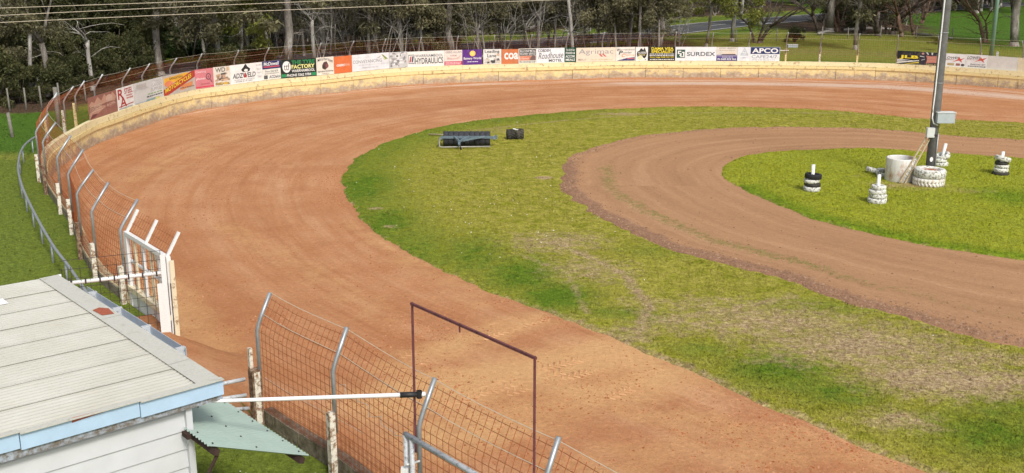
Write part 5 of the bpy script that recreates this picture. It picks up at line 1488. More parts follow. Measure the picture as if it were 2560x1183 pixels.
# pair of worn tractor tyres
p = g(1288, 350, zi)
tp = thing('worn_tyres', 'pair of dark worn tractor tyres dumped on the infield grass', 'tyres', (p[0], p[1] + .2, zi), ang)
mb = MB(); tyre_mesh(mb, .205, .40, (-.19, .0, .205), (1, .10, .02), 26, 13, .55, .04); mb.build('tyre', M_TYREDRY, tp, True)
mb = MB(); tyre_mesh(mb, .215, .36, (.20, .03, .215), (1, .04, -.03), 26, 13, .55, .04); mb.build('tyre', M_TYREMUD, tp, True)
mb = MB(); mb.box((.02, -.04, .448), (.24, .12, .03), ((.98, 0, -.2), (0, 1, 0), (.2, 0, .98))); mb.build('white_plate', M_PVC, tp)

# ------------------------------------------------------------------ posts, poles and wires beyond the wall
M_GREENP = worn('green_pole_paint', (.24, .40, .31), (.42, .46, .42), .42, 6, .7, .1)
M_OLDWOOD = flat('grey_fence_timber', (.19, .175, .15), .9, .1, .25, 8)
gp = g(2478, 138, OUT_Z)
o = MB().tube([(0, 0, -.3), (0, 0, 12)], [.15, .12], 12).build('green_pole', M_GREENP, None, True); o.location = (gp[0], gp[1], OUT_Z)
tag(o, 'smooth pale green pole standing beyond the far wall', 'pole')
p, n = wall_at(s_of_px(2486), -.24)
o = MB().beam((0, 0, -.6), (0, 0, 1.55), .11, .08, up=(n[0], n[1], 0)).build('white_post', M_WHITE, None); o.location = (p[0], p[1], OUT_Z)
tag(o, 'short white post standing up behind the blank grey board', 'post')
# a white bracket from the last board to the first yellow post
sq = s_of_px(1949); p, n = wall_at(sq + .35, -.2); t2 = np.array([-n[1], n[0]])
if np.dot(t2, wall_at(sq + 1)[0] - wall_at(sq)[0]) < 0: t2 = -t2
o = MB().beam((-t2[0] * .4, -t2[1] * .4, 0), (t2[0] * .2, t2[1] * .2, 0), .03, .04).build('bracket', M_WHITE, None); o.location = (p[0], p[1], 1.78)
tag(o, 'short white bracket between the navy topped board and a yellow post', 'bracket')
# paddock fence on the far left, and one beside the wood on the right
def post_fence(label, posts, hgt_, rows, zb=OUT_Z, heavy=None):
    r = thing('paddock_fence', label, 'fence', (posts[0][0], posts[0][1], zb))
    o0 = np.array([posts[0][0], posts[0][1]])
    for i, p in enumerate(posts):
        q = np.array(p[:2]) - o0; h = hgt_ * random.uniform(.85, 1.1); tl = random.uniform(-.05, .05)
        MB().tube([(q[0], q[1], -.3), (q[0] + tl, q[1], h)], [.048, .042], 7).build('post', M_OLDWOOD, r, True)
    for a, b in zip(posts[:-1], posts[1:]):
        mb = MB()
        for z in rows:
            mb.tube([(*(np.array(a[:2]) - o0), z), (*((np.array(a[:2]) + np.array(b[:2])) / 2 - o0), z - .03), (*(np.array(b[:2]) - o0), z)], .006, 3, False)
        mb.build('wire', M_WIRE_D, r)
    return r
post_fence('old wire paddock fence along the edge of the dark scrub', [g(x, y, OUT_Z) for x, y in ((-60, 285), (-10, 281), (25, 277), (66, 272), (105, 268), (150, 262), (215, 252))], 1.0, (.3, .6, .9))
post_fence('sagging wire paddock fence on the rough grass below the road', [g(x, y, OUT_Z) for x, y in ((1700, 112), (1770, 109), (1840, 106), (1880, 105), (1940, 103), (2010, 101), (2055, 99), (2120, 97), (2200, 96), (2290, 97), (2380, 100), (2460, 105), (2560, 110))], 1.0, (.35, .65, .95))
q = g(33, 345, OUT_Z)
o = MB().tube([(0, 0, -.3), (-.12, .05, 1.05)], [.075, .07], 8).build('timber_post', M_OLDWOOD, None, True); o.location = (q[0], q[1], OUT_Z)
tag(o, 'leaning grey timber post alone in the bright long grass', 'post')
q = g(148, 318, OUT_Z)
o = MB().tube([(0, 0, -.3), (-.03, .05, 1.75)], [.10, .09], 8).build('timber_post', M_OLDWOOD, None, True); o.location = (q[0], q[1], OUT_Z)
tag(o, 'stout grey timber post close behind the bent wire fence', 'post')
# white trough by the wall and rails among the trees
q = g(1981, 120, OUT_Z)
t_ = thing('trough', 'small pale trough lying in the grass behind the wall', 'trough', (q[0], q[1], OUT_Z))
mb = MB(); mb.box((0, 0, .12), (.75, .35, .24)); mb.build('tub', M_GREYBOX, t_)
mb = MB(); mb.box((0, .0, .25), (.80, .40, .03)); mb.build('lid', M_PVC, t_)
# overhead wires
for i, (a, b, c_) in enumerate((((-60, 22.5), (400, 7), (760, -6)), ((-60, 43), (700, 11), (1100, -6)), ((-60, 61.5), (700, 28), (1500, -2)))):
    pts = []
    for px in np.linspace(-200, 1700, 30):
        f = np.array([a, b, c_])
        co = np.polyfit(f[:, 0], f[:, 1], 2 if i == 2 else 1)
        if i == 2: co = np.polyfit(f[:, 0], f[:, 1], 1); 
        py = np.polyval(co, px) + (4 * ((px - 700) / 900) ** 2 - 4 if i else 0)
        Y = 34.0 + (px - 0) * .003
        pts.append(at(px, py, Y))
    p0 = pts[0]
    o = MB().tube([q - p0 for q in pts], .010, 5, False).build('overhead_wire', M_STRAND, None); o.location = tuple(p0)
    tag(o, ['topmost', 'middle', 'lowest'][i] + ' of the three overhead wires strung across in front of the wood', 'wire', 'overhead wires')

# ------------------------------------------------------------------ trees
def bark_mat(name, lo, mid, hi, strip=.55):
    k = NT(name, .9, .1)
    P = k.coord()
    a = k.noise(k.mapping(P, (3, 3, .5)), 2.2, 6, .7, .4)
    b = k.noise(P, 12, 5, .7)
    c = k.ramp(a, [(.3, lo), (.5, mid), (.68, hi)])
    c = k.mix(.4, c, k.ramp(b, [(.25, .25), (.75, .78)]), 'OVERLAY')
    k.color(c)
    k.bump(k.math('ADD', a, b), .5, .03)
    return k.m
M_BARK = bark_mat('gum_bark', (.10, .083, .068), (.23, .205, .18), (.38, .355, .32))
M_BARKP = bark_mat('pale_gum_bark', (.17, .15, .13), (.34, .32, .29), (.47, .45, .41))
M_BARKB = bark_mat('brown_stringy_bark', (.06, .035, .025), (.14, .085, .06), (.27, .20, .15))
M_BARKD = bark_mat('dark_bark', (.035, .028, .024), (.085, .068, .058), (.17, .145, .125))
def leaf_mat(name, cols):
    k = NT(name, .6, .25)
    r = k.island()
    P = k.pos()
    n = k.noise(P, .9, 3)
    f = k.math('ADD', k.math('MULTIPLY', r, .6), k.math('MULTIPLY', n, .5))
    f = k.math('ADD', f, k.math('MULTIPLY', k.math('SUBTRACT', k.rand(), .5), .28))
    k.color(k.ramp(f, [(.2, cols[0]), (.55, cols[1]), (.85, cols[2])]))
    k.b.inputs['Transmission Weight'].default_value = 0.0
    # a little light passes through the leaf
    tr = k.n('ShaderNodeBsdfTranslucent'); mx = k.n('ShaderNodeMixShader')
    k.put(tr.inputs[0], cols[2]); mx.inputs[0].default_value = .18
    out = k.t.nodes['Material Output']
    k.L.new(k.b.outputs[0], mx.inputs[1]); k.L.new(tr.outputs[0], mx.inputs[2]); k.L.new(mx.outputs[0], out.inputs[0])
    return k.m
M_LEAF = leaf_mat('gum_leaves', ((.056, .054, .027), (.115, .108, .055), (.21, .19, .10)))
M_LEAFY = leaf_mat('bright_leaves', ((.06, .075, .012), (.13, .145, .025), (.23, .23, .05)))
M_LEAFD = leaf_mat('dark_scrub_leaves', ((.028, .032, .012), (.060, .066, .023), (.125, .122, .046)))
M_FERN = leaf_mat('fern_leaves', ((.020, .045, .010), (.05, .095, .022), (.10, .15, .04)))
M_TWIG = flat('dry_twigs', (.16, .12, .10), .9, .1, .3, 6)

def leaves(centres, radii, counts, size, rg, droop=.5, flatz=.8):
    """leaf shaped quads scattered through clumps; returns verts, faces"""
    C = np.repeat(np.asarray(centres), counts, 0)
    R = np.repeat(np.asarray(radii), counts)
    N = len(C)
    d = rg.normal(size=(N, 3)); d /= np.linalg.norm(d, axis=1)[:, None]
    rr = rg.random(N) ** .45
    P = C + d * (R * rr)[:, None] * np.array([1, 1, flatz])
    ax = rg.normal(size=(N, 3)); ax[:, 2] -= droop * 1.6
    ax /= np.linalg.norm(ax, axis=1)[:, None]
    sd = np.cross(ax, rg.normal(size=(N, 3))); sd /= np.linalg.norm(sd, axis=1)[:, None] + 1e-9
    L = size * (.6 + .8 * rg.random(N)); W = L * (.26 + .2 * rg.random(N))
    V = np.stack([P, P + ax * (L * .45)[:, None] + sd * (W * .5)[:, None], P + ax * L[:, None], P + ax * (L * .45)[:, None] - sd * (W * .5)[:, None]], 1).reshape(-1, 3)
    F = np.arange(N * 4).reshape(N, 4)
    return V, F
def limb(mb, p, d, length, r, rg, nseg=5, wob=.22, up=.08, taper=.55, sides=7, out=None):
    pts = [np.array(p, float)]; rad = [r]
    d = np.array(d, float); d /= np.linalg.norm(d)
    for i in range(nseg):
        d = d + rg.normal(size=3) * wob * (1 if i else .3) + np.array([0, 0, up])
        d /= np.linalg.norm(d)
        pts.append(pts[-1] + d * length / nseg)
        rad.append(r * (1 - (1 - taper) * (i + 1) / nseg))
    mb.tube(pts, rad, sides)
    if out is not None: out.extend(pts[1:])
    return pts[-1], d, rad[-1], pts
def make_tree(name, seed, H=9.0, r=.18, lean=(0, 0), fork=3.0, nfork=3, leafs=26, lc=260, lsize=.22, low=2.2, bark=None, leaf=None, dead=3, spread=1.0, clump=1.05, base=None, multi=1):
    rg = np.random.default_rng(seed)
    root = thing(name, 'tree', 'tree')
    mb = MB(); ends = []; allp = []
    stems = []
    for st in range(multi):
        a0 = rg.random() * 6.28
        bx = np.array([math.cos(a0), math.sin(a0), 0]) * (0 if multi == 1 else r * 1.4)
        ln = np.array([lean[0], lean[1], 1.0]) + (0 if multi == 1 else np.array([math.cos(a0), math.sin(a0), 0]) * rg.uniform(.15, .5))
        rr = r * (1 if st == 0 else rg.uniform(.5, .8))
        mb.tube([bx + np.array([0, 0, -.3]), bx + np.array([0, 0, .05]), bx + ln * .35], [rr * 1.5, rr * 1.3, rr * 1.05], 9)
        tip, d, r2, pts = limb(mb, bx + ln * .33, ln, fork * rg.uniform(.85, 1.15), rr * 1.05, rg, 5, .07, .02, .8, 9)
        stems.append((tip, d, r2)); allp += pts
        for q in range(dead):
            p = pts[rg.integers(1, len(pts))]; a = rg.random() * 6.28
            e, dd, r3, pp = limb(mb, p, (math.cos(a), math.sin(a), rg.uniform(-.1, .8)), rg.uniform(.8, 2.2), rr * rg.uniform(.16, .3), rg, 4, .3, .03, .3, 5)
            if rg.random() < .6: limb(mb, pp[2], (math.cos(a + 1), math.sin(a + 1), .5), rg.uniform(.4, 1.0), rr * .12, rg, 3, .3, .0, .3, 4)
    for tip, d, r2 in stems:
        for q in range(nfork):
            a = rg.random() * 6.28 + q * 6.28 / nfork
            dd = d + np.array([math.cos(a), math.sin(a), 0]) * rg.uniform(.25, .75) * spread
            e, d3, r3, pp = limb(mb, tip - d * .1, dd, (H - fork) * rg.uniform(.6, .95), r2 * .72, rg, 6, .18, .06, .3, 6)
            ends += pp[2:]
            for w in range(3):
                p = pp[rg.integers(1, len(pp))]; a = rg.random() * 6.28
                e, d4, r4, p4 = limb(mb, p, (math.cos(a), math.sin(a), rg.uniform(-.2, .6)), rg.uniform(1.0, 2.4) * spread, r3 * 1.1, rg, 4, .28, -.02, .3, 5)
                ends += p4[1:]
    mb.build('trunk', bark or M_BARK, root, True)
    ends = np.array(ends)
    if leafs:
        idx = rg.choice(len(ends), leafs, replace=len(ends) < leafs)
        c = ends[idx] + rg.normal(size=(leafs, 3)) * .35
        nlow = leafs // 4                                   # hanging sprays that reach down
        c[:nlow, 2] = rg.uniform(low, max(low + .6, fork + 1.2), nlow)
        c[:nlow, :2] *= rg.uniform(1.0, 1.5, nlow)[:, None]
        c[:, 2] = np.maximum(c[:, 2], low)
        V, F = leaves(c, rg.uniform(.45, 1.0, leafs) * clump, np.full(leafs, lc), lsize, rg, .6, .75)
        fast_mesh('crown', V, F, leaf or M_LEAF, parent=root)
    root.location = (0, 0, -200)
    return root
def make_shrub(name, seed, H=3.2, W=2.2, n=26, lc=300, lsize=.18, leaf=None, stems=5):
    rg = np.random.default_rng(seed)
    root = thing(name, 'shrub', 'shrub')
    mb = MB(); c = []; rd = []
    for i in range(stems):
        a = rg.random() * 6.28
        e, d, r3, pp = limb(mb, (rg.normal() * .12, rg.normal() * .12, -.1), (math.cos(a) * .45, math.sin(a) * .45, 1), H * rg.uniform(.6, .95), .06, rg, 5, .15, .05, .35, 5)
    for i in range(n):
        a = rg.random() * 6.28; h = rg.random() ** .8 * H
        wr = W * math.sqrt(max(.08, 1 - (h / H * .9) ** 2)) * rg.random() ** .5 * (.75 + .25 * math.sin(a * 3 + seed))
        c.append((math.cos(a) * wr, math.sin(a) * wr, h * .92 + .15)); rd.append(rg.uniform(.28, .62) * (W / 2.2) ** .5)
    mb.build('stem', M_BARKD, root, True)
    V, F = leaves(c, rd, np.full(n, lc), lsize, rg, .15, .85)
    fast_mesh('foliage', V, F, leaf or M_LEAFD, parent=root)
    root.location = (0, 0, -200)
    return root
used = {}
def put(proto, x, y, scale=1.0, rz=None, label=None, cat='tree', group=None, z=None, sxy=1.0):
    if proto.name not in used: o = proto; used[proto.name] = 1
    else: o = copy_tree(proto)
    o.location = (x, y, OUT_Z - .05 if z is None else z)
    o.rotation_euler = (0, 0, rnd.uniform(0, 6.28) if rz is None else rz)
    o.scale = (scale * sxy, scale * sxy, scale)
    tag(o, label, cat, group)
    return o
rnd = random.Random(3)
# --- kinds
gumA = make_tree('gum_tree', 1, 10, .15, (.03, 0), 4.2, 3, 26, 260, .22, 2.3, M_BARKP, M_LEAF, 4)
gumB = make_tree('gum_tree', 2, 9, .11, (-.06, .02), 3.4, 3, 26, 260, .22, 1.9, M_BARK, M_LEAF, 4)
gumC = make_tree('gum_tree', 3, 11, .21, (.05, -.02), 4.8, 4, 30, 260, .22, 2.6, M_BARK, M_LEAF, 5)
gumD = make_tree('gum_tree', 4, 8, .085, (.10, .0), 3.2, 2, 22, 260, .20, 1.5, M_BARKP, M_LEAF, 3)
gumE = make_tree('gum_tree', 5, 8, .10, (-.16, .05), 3.0, 3, 24, 260, .22, 1.6, M_BARK, M_LEAFY, 4)
saplA = make_tree('gum_sapling', 6, 6.5, .05, (.05, .0), 2.2, 3, 22, 240, .20, .9, M_BARK, M_LEAF, 3, .8, .9)
saplB = make_tree('gum_sapling', 7, 6.0, .045, (-.08, .02), 1.9, 3, 22, 240, .20, .8, M_BARKD, M_LEAFY, 3, .8, .9)
bareA = make_tree('bare_tree', 8, 8, .16, (.0, 0), 1.6, 4, 10, 160, .20, 3.2, M_BARKD, M_LEAF, 7, 1.3, .9, multi=3)
bareB = make_tree('bare_tree', 9, 7, .13, (.12, 0), 1.4, 4, 8, 160, .20, 3.0, M_BARKB, M_LEAF, 8, 1.5, .8, multi=2)
stumpA = make_tree('dead_tree', 10, 5.5, .13, (.02, 0), 3.2, 2, 0, 0, .2, 2, M_BARKP, None, 6, 1.2)
twigA = make_tree('bare_sapling', 11, 6.0, .035, (.0, 0), 2.6, 3, 0, 0, .2, 2, M_BARK, None, 6, 1.0, multi=3)
twigB = make_tree('bare_sapling', 12, 5.0, .03, (.1, 0), 2.0, 4, 0, 0, .2, 2, M_BARKP, None, 7, 1.2, multi=2)
scrA = make_shrub('scrub_bush', 21, 3.6, 2.1, 34, 330, .17, M_LEAFD)
scrB = make_shrub('scrub_bush', 22, 5.0, 2.3, 44, 330, .18, M_LEAFD)
scrC = make_shrub('scrub_bush', 23, 2.2, 1.7, 24, 320, .16, M_LEAFD)
fernA = make_shrub('fern_clump', 24, 1.5, 1.8, 20, 300, .24, M_FERN, 2)
# --- trees the photograph lets one pick out: (kind, px, py of base, height scale, label)
S = lambda px, py: g(px, py, OUT_Z)
picks = [
 (gumA, 80, 246, .66, 0.2, 'thin pale gum stem rising out of the dark scrub, nearest the paddock fence corner'),
 (gumC, 118, 240, .60, 1.0, 'thick grey gum trunk above the dark scrub with three wires crossing it'),
 (stumpA, 232, 226, .85, 2.0, 'pair of bare pale stems with angled dead limbs in the dark scrub'),
 (gumC, 402, 188, .82, 3.4, 'stout stripped brown trunk beside the road verge with bark hanging off'),
 (gumD, 520, 180, .95, 4.1, 'thin trunk leaning hard over the grass verge of the road'),
 (gumA, 550, 175, 1.0, 5.0, 'straight grey trunk behind the cartoon board'),
 (gumE, 683, 165, 1.05, .7, 'leaning slim gum just left of the thickest trunk, behind the navy topped small board'),
 (gumC, 722, 166, 1.0, 2.2, 'thickest grey gum trunk, standing behind the black board with the oval'),
 (stumpA, 786, 160, .9, 1.4, 'grey dead tree with a long crooked limb sweeping up to the right'),
 (gumB, 925, 150, 1.0, .4, 'slim straight gum behind the orange board'),
 (gumA, 1005, 146, 1.0, 3.1, 'bluish grey trunk broken at the top, behind the pencil sketch board'),
 (gumD, 1060, 145, 1.1, 2.6, 'slim gum leaning right behind the board with slanted stripes'),
 (gumC, 1130, 143, .85, 4.4, 'dark thick gum behind the crimson stripped board'),
 (gumB, 1196, 140, 1.0, 5.1, 'pale double stemmed gum behind the purple board'),
 (gumC, 1646, 132, .80, .9, 'reddish brown flared trunk behind the long white board'),
 (gumE, 1765, 118, 1.0, 2.4, 'pale forked gum standing between the road and the truck board'),
 (gumA, 1830, 104, 1.0, 1.2, 'pale upright gum on the bank below the road'),
 (bareA, 1892, 108, .80, 4.0, 'group of leaning stems growing from one foot below the painted road bar'),
 (gumC, 2072, 80, 1.25, 5.3, 'massive dark trunk at the bend of the road'),
 (gumB, 2138, 124, 1.15, .3, 'forked grey gum alone on the grass behind the yellow posts'),
 (bareA, 2200, 90, 1.05, 1.9, 'tangle of bare dark stems left of the light pole'),
 (bareB, 2262, 92, 1.1, 3.9, 'spreading bare tree whose pale limbs reach towards the light pole'),
 (bareB, 2470, 108, 1.0, 3.3, 'crooked leaning tree with a low dead limb beside the green pole'),
 (gumC, 2535, 116, 1.1, 2.8, 'dark solid trunk right of the green pole'),
]
for proto, px, py, sc, rz, lab in picks:
    p = S(px, py)
    put(proto, p[0], p[1], sc, rz, lab, sxy=1.35 if proto is gumC else 1.1)
for px, py, pr, sc in [(2052, 82, bareA, .95), (2100, 80, bareB, 1.1), (2160, 84, bareA, 1.0), (2225, 86, bareA, 1.15), (2290, 88, bareB, 1.0), (2130, 70, bareB, 1.2), (2190, 66, gumC, 1.0), (2240, 62, bareA, 1.2), (2080, 60, gumB, 1.2), (2300, 60, bareB, 1.2), (2160, 52, bareA, 1.3), (2260, 44, gumC, 1.1)]:
    p = S(px, py); put(pr, p[0], p[1], sc, None, 'dark tree in the tangled copse between the road bend and the green slope', 'tree', 'trees of the tangled copse')
for i in range(16):
    p = S(rnd.uniform(2050, 2310), rnd.uniform(40, 84)); put(rnd.choice([twigA, twigB, twigA, scrC]), p[0], p[1], rnd.uniform(.8, 1.2), None, 'twiggy growth under the tangled copse by the road bend', 'shrub', 'growth under the copse')
# --- the belt of trees between wall and road, and the wood beyond the road
G1 = 'slender gums in the strip between wall and road'
G2 = 'gums of the wood beyond the road'
protos = [gumA, gumB, gumD, gumE, gumB, gumD]
n1_ = 0
for px in list(np.arange(830, 1120, 48)) + list(np.arange(1215, 1640, 30)) + [600, 640, 770, 800]:
    q = px + rnd.uniform(-10, 10)
    p = S(q, rnd.uniform(118, 146))
    put(rnd.choice(protos), p[0], p[1], rnd.uniform(.75, 1.05), None, 'slender gum in the tangle between the track wall and the road', 'tree', G1)
for i in range(30):
    q = rnd.uniform(440, 1700); p = S(q, rnd.uniform(112, 150) - max(0, (q - 1300) * .05))
    put(rnd.choice([saplA, saplB]), p[0], p[1], rnd.uniform(.7, 1.05), None, 'thin leafy sapling in the tangle between the track wall and the road', 'sapling', 'saplings between wall and road')
def road_y(x): return np.interp(x, ROAD[:, 0], ROAD[:, 1])
for i in range(110):
    q = rnd.uniform(430, 1720); p = S(q, rnd.uniform(112, 152) - max(0, (q - 1300) * .05))
    put(rnd.choice([twigA, twigB]), p[0], p[1], rnd.uniform(.7, 1.1), None, 'leafless twiggy sapling in the tangle between the track wall and the road', 'sapling', 'bare saplings between wall and road')
cnt = 0
for i in range(400):
    x = rnd.uniform(-62, 72); y = (road_y(x) if x < 33 else 118) + rnd.uniform(7.5, 46)
    px, py = proj((x, y, OUT_Z))
    if px < -150 or px > 2700: continue
    if px > 2250 and y < 128: continue
    put(rnd.choice([gumA, gumB, gumC, gumD, gumE, gumB, bareA]), x, y, rnd.uniform(.85, 1.25), None, 'gum tree in the wood on the far side of the road', 'tree', G2)
    cnt += 1
    if cnt > 120: break
for i in range(60):
    x = rnd.uniform(-40, 30); y = road_y(x) + rnd.uniform(7.5, 22)
    put(rnd.choice([twigA, twigB, twigA, stumpA]), x, y, rnd.uniform(.9, 1.4), None, 'leafless grey stem in the wood on the far side of the road', 'tree', 'bare stems beyond the road')
for i in range(26):
    px = rnd.uniform(2230, 2600); p = g(px, rnd.uniform(4, 34), OUT_Z)
    put(rnd.choice([bareA, bareB, gumB, bareA, gumC]), p[0], p[1], rnd.uniform(.9, 1.3), None, 'dark tree at the top of the green slope', 'tree', 'trees above the green slope')
for i in range(70):
    x = rnd.uniform(-60, 62); y = (road_y(x) + rnd.uniform(7.0, 32)) if x < 33 else rnd.uniform(132, 160)
    put(rnd.choice([saplA, saplB, scrB, scrA]), x, y, rnd.uniform(.8, 1.2), None, 'leafy undergrowth bush in the wood on the far side of the road', 'bush', 'undergrowth of the wood beyond the road')
# --- dark scrub on the left, between the paddock fence and the road
for px, py, pr, sc in [(-60, 258, scrB, .75), (-10, 262, scrA, .8), (45, 258, scrB, .5), (95, 252, scrA, .5), (20, 235, scrB, .8), (140, 250, scrC, .8), (150, 238, scrB, .5), (190, 233, scrA, .55),
                       (215, 222, scrC, .9), (-40, 225, scrB, 1.1), (255, 215, scrA, .6), (290, 205, scrA, .75), (330, 200, scrB, .6), (170, 205, scrB, .62), (360, 186, scrA, .85), (300, 180, scrB, 1.1), (245, 182, scrB, 1.15),
                       (380, 172, scrB, .95), (150, 182, scrB, 1.2), (60, 190, scrB, 1.2), (10, 190, scrB, 1.2), (195, 176, scrB, 1.25), (100, 178, scrB, 1.3), (340, 168, scrB, 1.2), (270, 165, scrB, 1.3)]:
    p = S(px, py)
    put(pr, p[0], p[1], sc, None, 'dense dark scrub bush in the thicket behind the paddock fence', 'bush', 'dark scrub thicket')
for px, py, pr, sc in [(450, 140, fernA, 1.3), (490, 138, fernA, 1.2), (530, 136, fernA, 1.3), (420, 143, fernA, 1.0), (600, 118, scrB, 1.0), (650, 115, scrB, 1.0), (575, 122, fernA, 1.0)]:
    p = S(px, py)
    put(pr, p[0], p[1], sc, None, 'bright fern bank on the far verge of the road' if pr is fernA else 'dark rounded bush on the far verge of the road', 'fern' if pr is fernA else 'bush', 'ferns on the verge' if pr is fernA else 'dark verge bushes')
for px, py, pr, sc in [(560, 186, scrC, .7), (590, 186, scrC, .75), (640, 176, scrC, .8), (545, 190, scrC, .7), (660, 172, scrC, .7)]:
    p = S(px, py)
    put(pr, p[0], p[1], sc, None, 'low dark bush between the far wall and the road', 'bush', 'low bushes behind the wall')
p = S(1988, 104); put(scrC, p[0], p[1], .55, .3, 'small round twiggy brown bush by the paddock fence', 'bush')
p = S(2345, 124); put(saplB, p[0], p[1], .22, .3, 'little reddish shrub just behind the far wall', 'shrub')
# protos never placed
for pr in (gumA, gumB, gumC, gumD, gumE, saplA, saplB, bareA, bareB, stumpA, twigA, twigB, scrA, scrB, scrC, fernA):
    if pr.name not in used: print('unused', pr.name)
# fallen limbs
for i, (a, b, lab) in enumerate((((2045, 84), (2085, 80), 'pale fallen limb lying on the rough grass below the massive trunk'), ((2290, 86), (2380, 96), 'long fallen trunk lying along the foot of the green slope'), ((2110, 75), (2230, 72), 'old pale rail lying across the feet of the bare stems'))):
    A = g(*a, OUT_Z + .15); B = g(*b, OUT_Z + .15)
    o = MB().tube([(0, 0, 0), tuple((B - A) * .5 + np.array([0, 0, .1])), tuple(B - A)], [.13, .12, .07], 7).build('fallen_limb', M_BARKP, None, True)
    o.location = tuple(A); tag(o, lab, 'log')

# ------------------------------------------------------------------ grass blades, daisies, clods
def scatter(X, Y, Z, attrs, n, rg, wfun):
    """n random points on a grid sheet, weighted by cell area and wfun(x, y)"""
    xa, ya = X[:-1], Y[:-1]
    xb = np.roll(X, -1, 1)[:-1]; yb = np.roll(Y, -1, 1)[:-1]
    xc, yc = X[1:], Y[1:]
    area = np.abs((xb - xa) * (yc - ya) - (yb - ya) * (xc - xa))
    w = (area * wfun(xa, ya)).ravel()
    w = w / w.sum()
    idx = rg.choice(len(w), n, p=w)
    i, j = np.divmod(idx, X.shape[1]); j2 = (j + 1) % X.shape[1]
    u, v = rg.random(n), rg.random(n)
    def bl(A): return (A[i, j] * (1 - u) + A[i, j2] * u) * (1 - v) + (A[i + 1, j] * (1 - u) + A[i + 1, j2] * u) * v
    return np.column_stack([bl(X), bl(Y), bl(Z)]), [bl(a) for a in attrs]
def seen(x, y, z=0.0, m=650):
    dep = y * math.cos(PITCH) - (z - CAM_H) * math.sin(PITCH)
    px = 1280 + FPX * x / np.maximum(dep, .5)
    up = y * math.sin(PITCH) + (z - CAM_H) * math.cos(PITCH)
    py = 591.5 - FPX * up / np.maximum(dep, .5)
    ok = (dep > 5) & (px > -m) & (px < 2560 + m) & (py > -m) & (py < 1183 + m)
    return ok, dep
def blades(name, X, Y, Z, attrs, names, n, hmin, hmax, mat, seed, label, mask=None, power=1.6, drythin=True, wide=.010):
    rg = np.random.default_rng(seed)
    def wf(x, y):
        ok, dep = seen(x, y)
        w = ok / np.maximum(dep, 8) ** power
        if mask is not None: w = w * mask(x, y)
        return w
    P, A = scatter(X, Y, Z, attrs, n, rg, wf)
    if drythin:
        keep = rg.random(n) > np.clip((A[1] - .35) * 1.5, 0, .85)
        P = P[keep]; A = [a[keep] for a in A]
    m = len(P)
    dist_ = np.hypot(P[:, 0], P[:, 1])
    h = rg.uniform(hmin, hmax, m) * (.7 + .7 * fbm(P[:, 0], P[:, 1], .9, 2, seed))
    a = rg.random(m) * 6.28
    w = wide * (.6 + dist_ / 45) * rg.uniform(.7, 1.4, m)
    ln = rg.normal(size=(m, 2)) * (h * .55)[:, None]
    dx, dy = np.cos(a) * w, np.sin(a) * w
    B0 = P + np.column_stack([dx, dy, np.full(m, -.006)]); B1 = P - np.column_stack([dx, dy, np.full(m, .006)])
    Tp = P + np.column_stack([ln[:, 0], ln[:, 1], h])
    V = np.stack([B0, B1, Tp], 1).reshape(-1, 3)
    o = fast_mesh(name, V, np.arange(m * 3).reshape(m, 3), mat)
    for nm, v in zip(names, A): vattr(o, nm, np.repeat(v, 3))
    # blade material bends normals upward and lifts the colour against self-shading
    tag(o, label, 'grass', kind='stuff')
    return o
def grid_of(o):
    n = len(o.data.vertices); c = np.zeros(n * 3, np.float32); o.data.vertices.foreach_get('co', c)
    return c.reshape(-1, 3)
def attr_of(o, nm):
    v = np.zeros(len(o.data.vertices), np.float32); o.data.attributes[nm].data.foreach_get('value', v); return v
def sheet(nm, nr, names):
    o = bpy.data.objects[nm]; c = grid_of(o); sh = (nr, len(c) // nr)
    return (c[:, 0].reshape(sh), c[:, 1].reshape(sh), c[:, 2].reshape(sh), [attr_of(o, a).reshape(sh) for a in names])
def in_kart(x, y):
    th = np.arctan2(y - C2[1], x - C2[0])
    return np.hypot(x - C2[0], y - C2[1]) > polar(KOUT, C2, th) - .12
Xs, Ys, Zs, As = sheet('infield', 120, ['lush', 'dry'])
blades('turf_blades', Xs, Ys, Zs, As, ['lush', 'dry'], 200000, .018, .042, M_BL_IN, 101, 'short mown grass of the infield', in_kart)
Xi, Yi, Zi, Ai = Xs, Ys, Zs, As
Xs, Ys, Zs, As = sheet('centre_green', 60, ['lush', 'dry'])
blades('turf_blades', Xs, Ys, Zs, As, ['lush', 'dry'], 60000, .025, .05, M_BL_CEN, 102, 'short mown grass of the centre green')
Xs, Ys, Zs, As = sheet('ground', 150, ['lush', 'dry', 'litter'])
blades('paddock_grass', Xs, Ys, Zs, As, ['lush', 'dry', 'litter'], 190000, .02, .07, M_BL_OUT, 103, 'grass growing outside the speedway wall',
       lambda x, y: np.where(np.hypot(x, y) < 135, 1.0, 0) * np.where((y > 40) & (x < -15), 2.5, 1.0), 1.3, False)
# weeds along the edge of the brown track
Xs, Ys, Zs, As = sheet('kart_track', 56, ['weedy', 'tilled'])
rg = np.random.default_rng(104)
def wk(x, y): ok, dep = seen(x, y); return ok / np.maximum(dep, 8) ** 1.4
P, A = scatter(Xs, Ys, Zs, As, 110000, rg, wk)
keep = rg.random(len(P)) < np.clip(A[0] * .9 - .30 + .5 * (fbm(P[:, 0], P[:, 1], 1.6, 3, 5) - .5), 0, 1)
P = P[keep]; m = len(P)
M_WEED = flat('weed_leaves', (.23, .215, .075), .85, .1, .4, 3)
h = rg.uniform(.01, .03, m); a = rg.random(m) * 6.28
V = np.stack([P + np.column_stack([np.cos(a) * .013, np.sin(a) * .013, 0 * a]), P - np.column_stack([np.cos(a) * .013, np.sin(a) * .013, 0 * a]), P + np.column_stack([rg.normal(size=m) * .03, rg.normal(size=m) * .03, h])], 1).reshape(-1, 3)
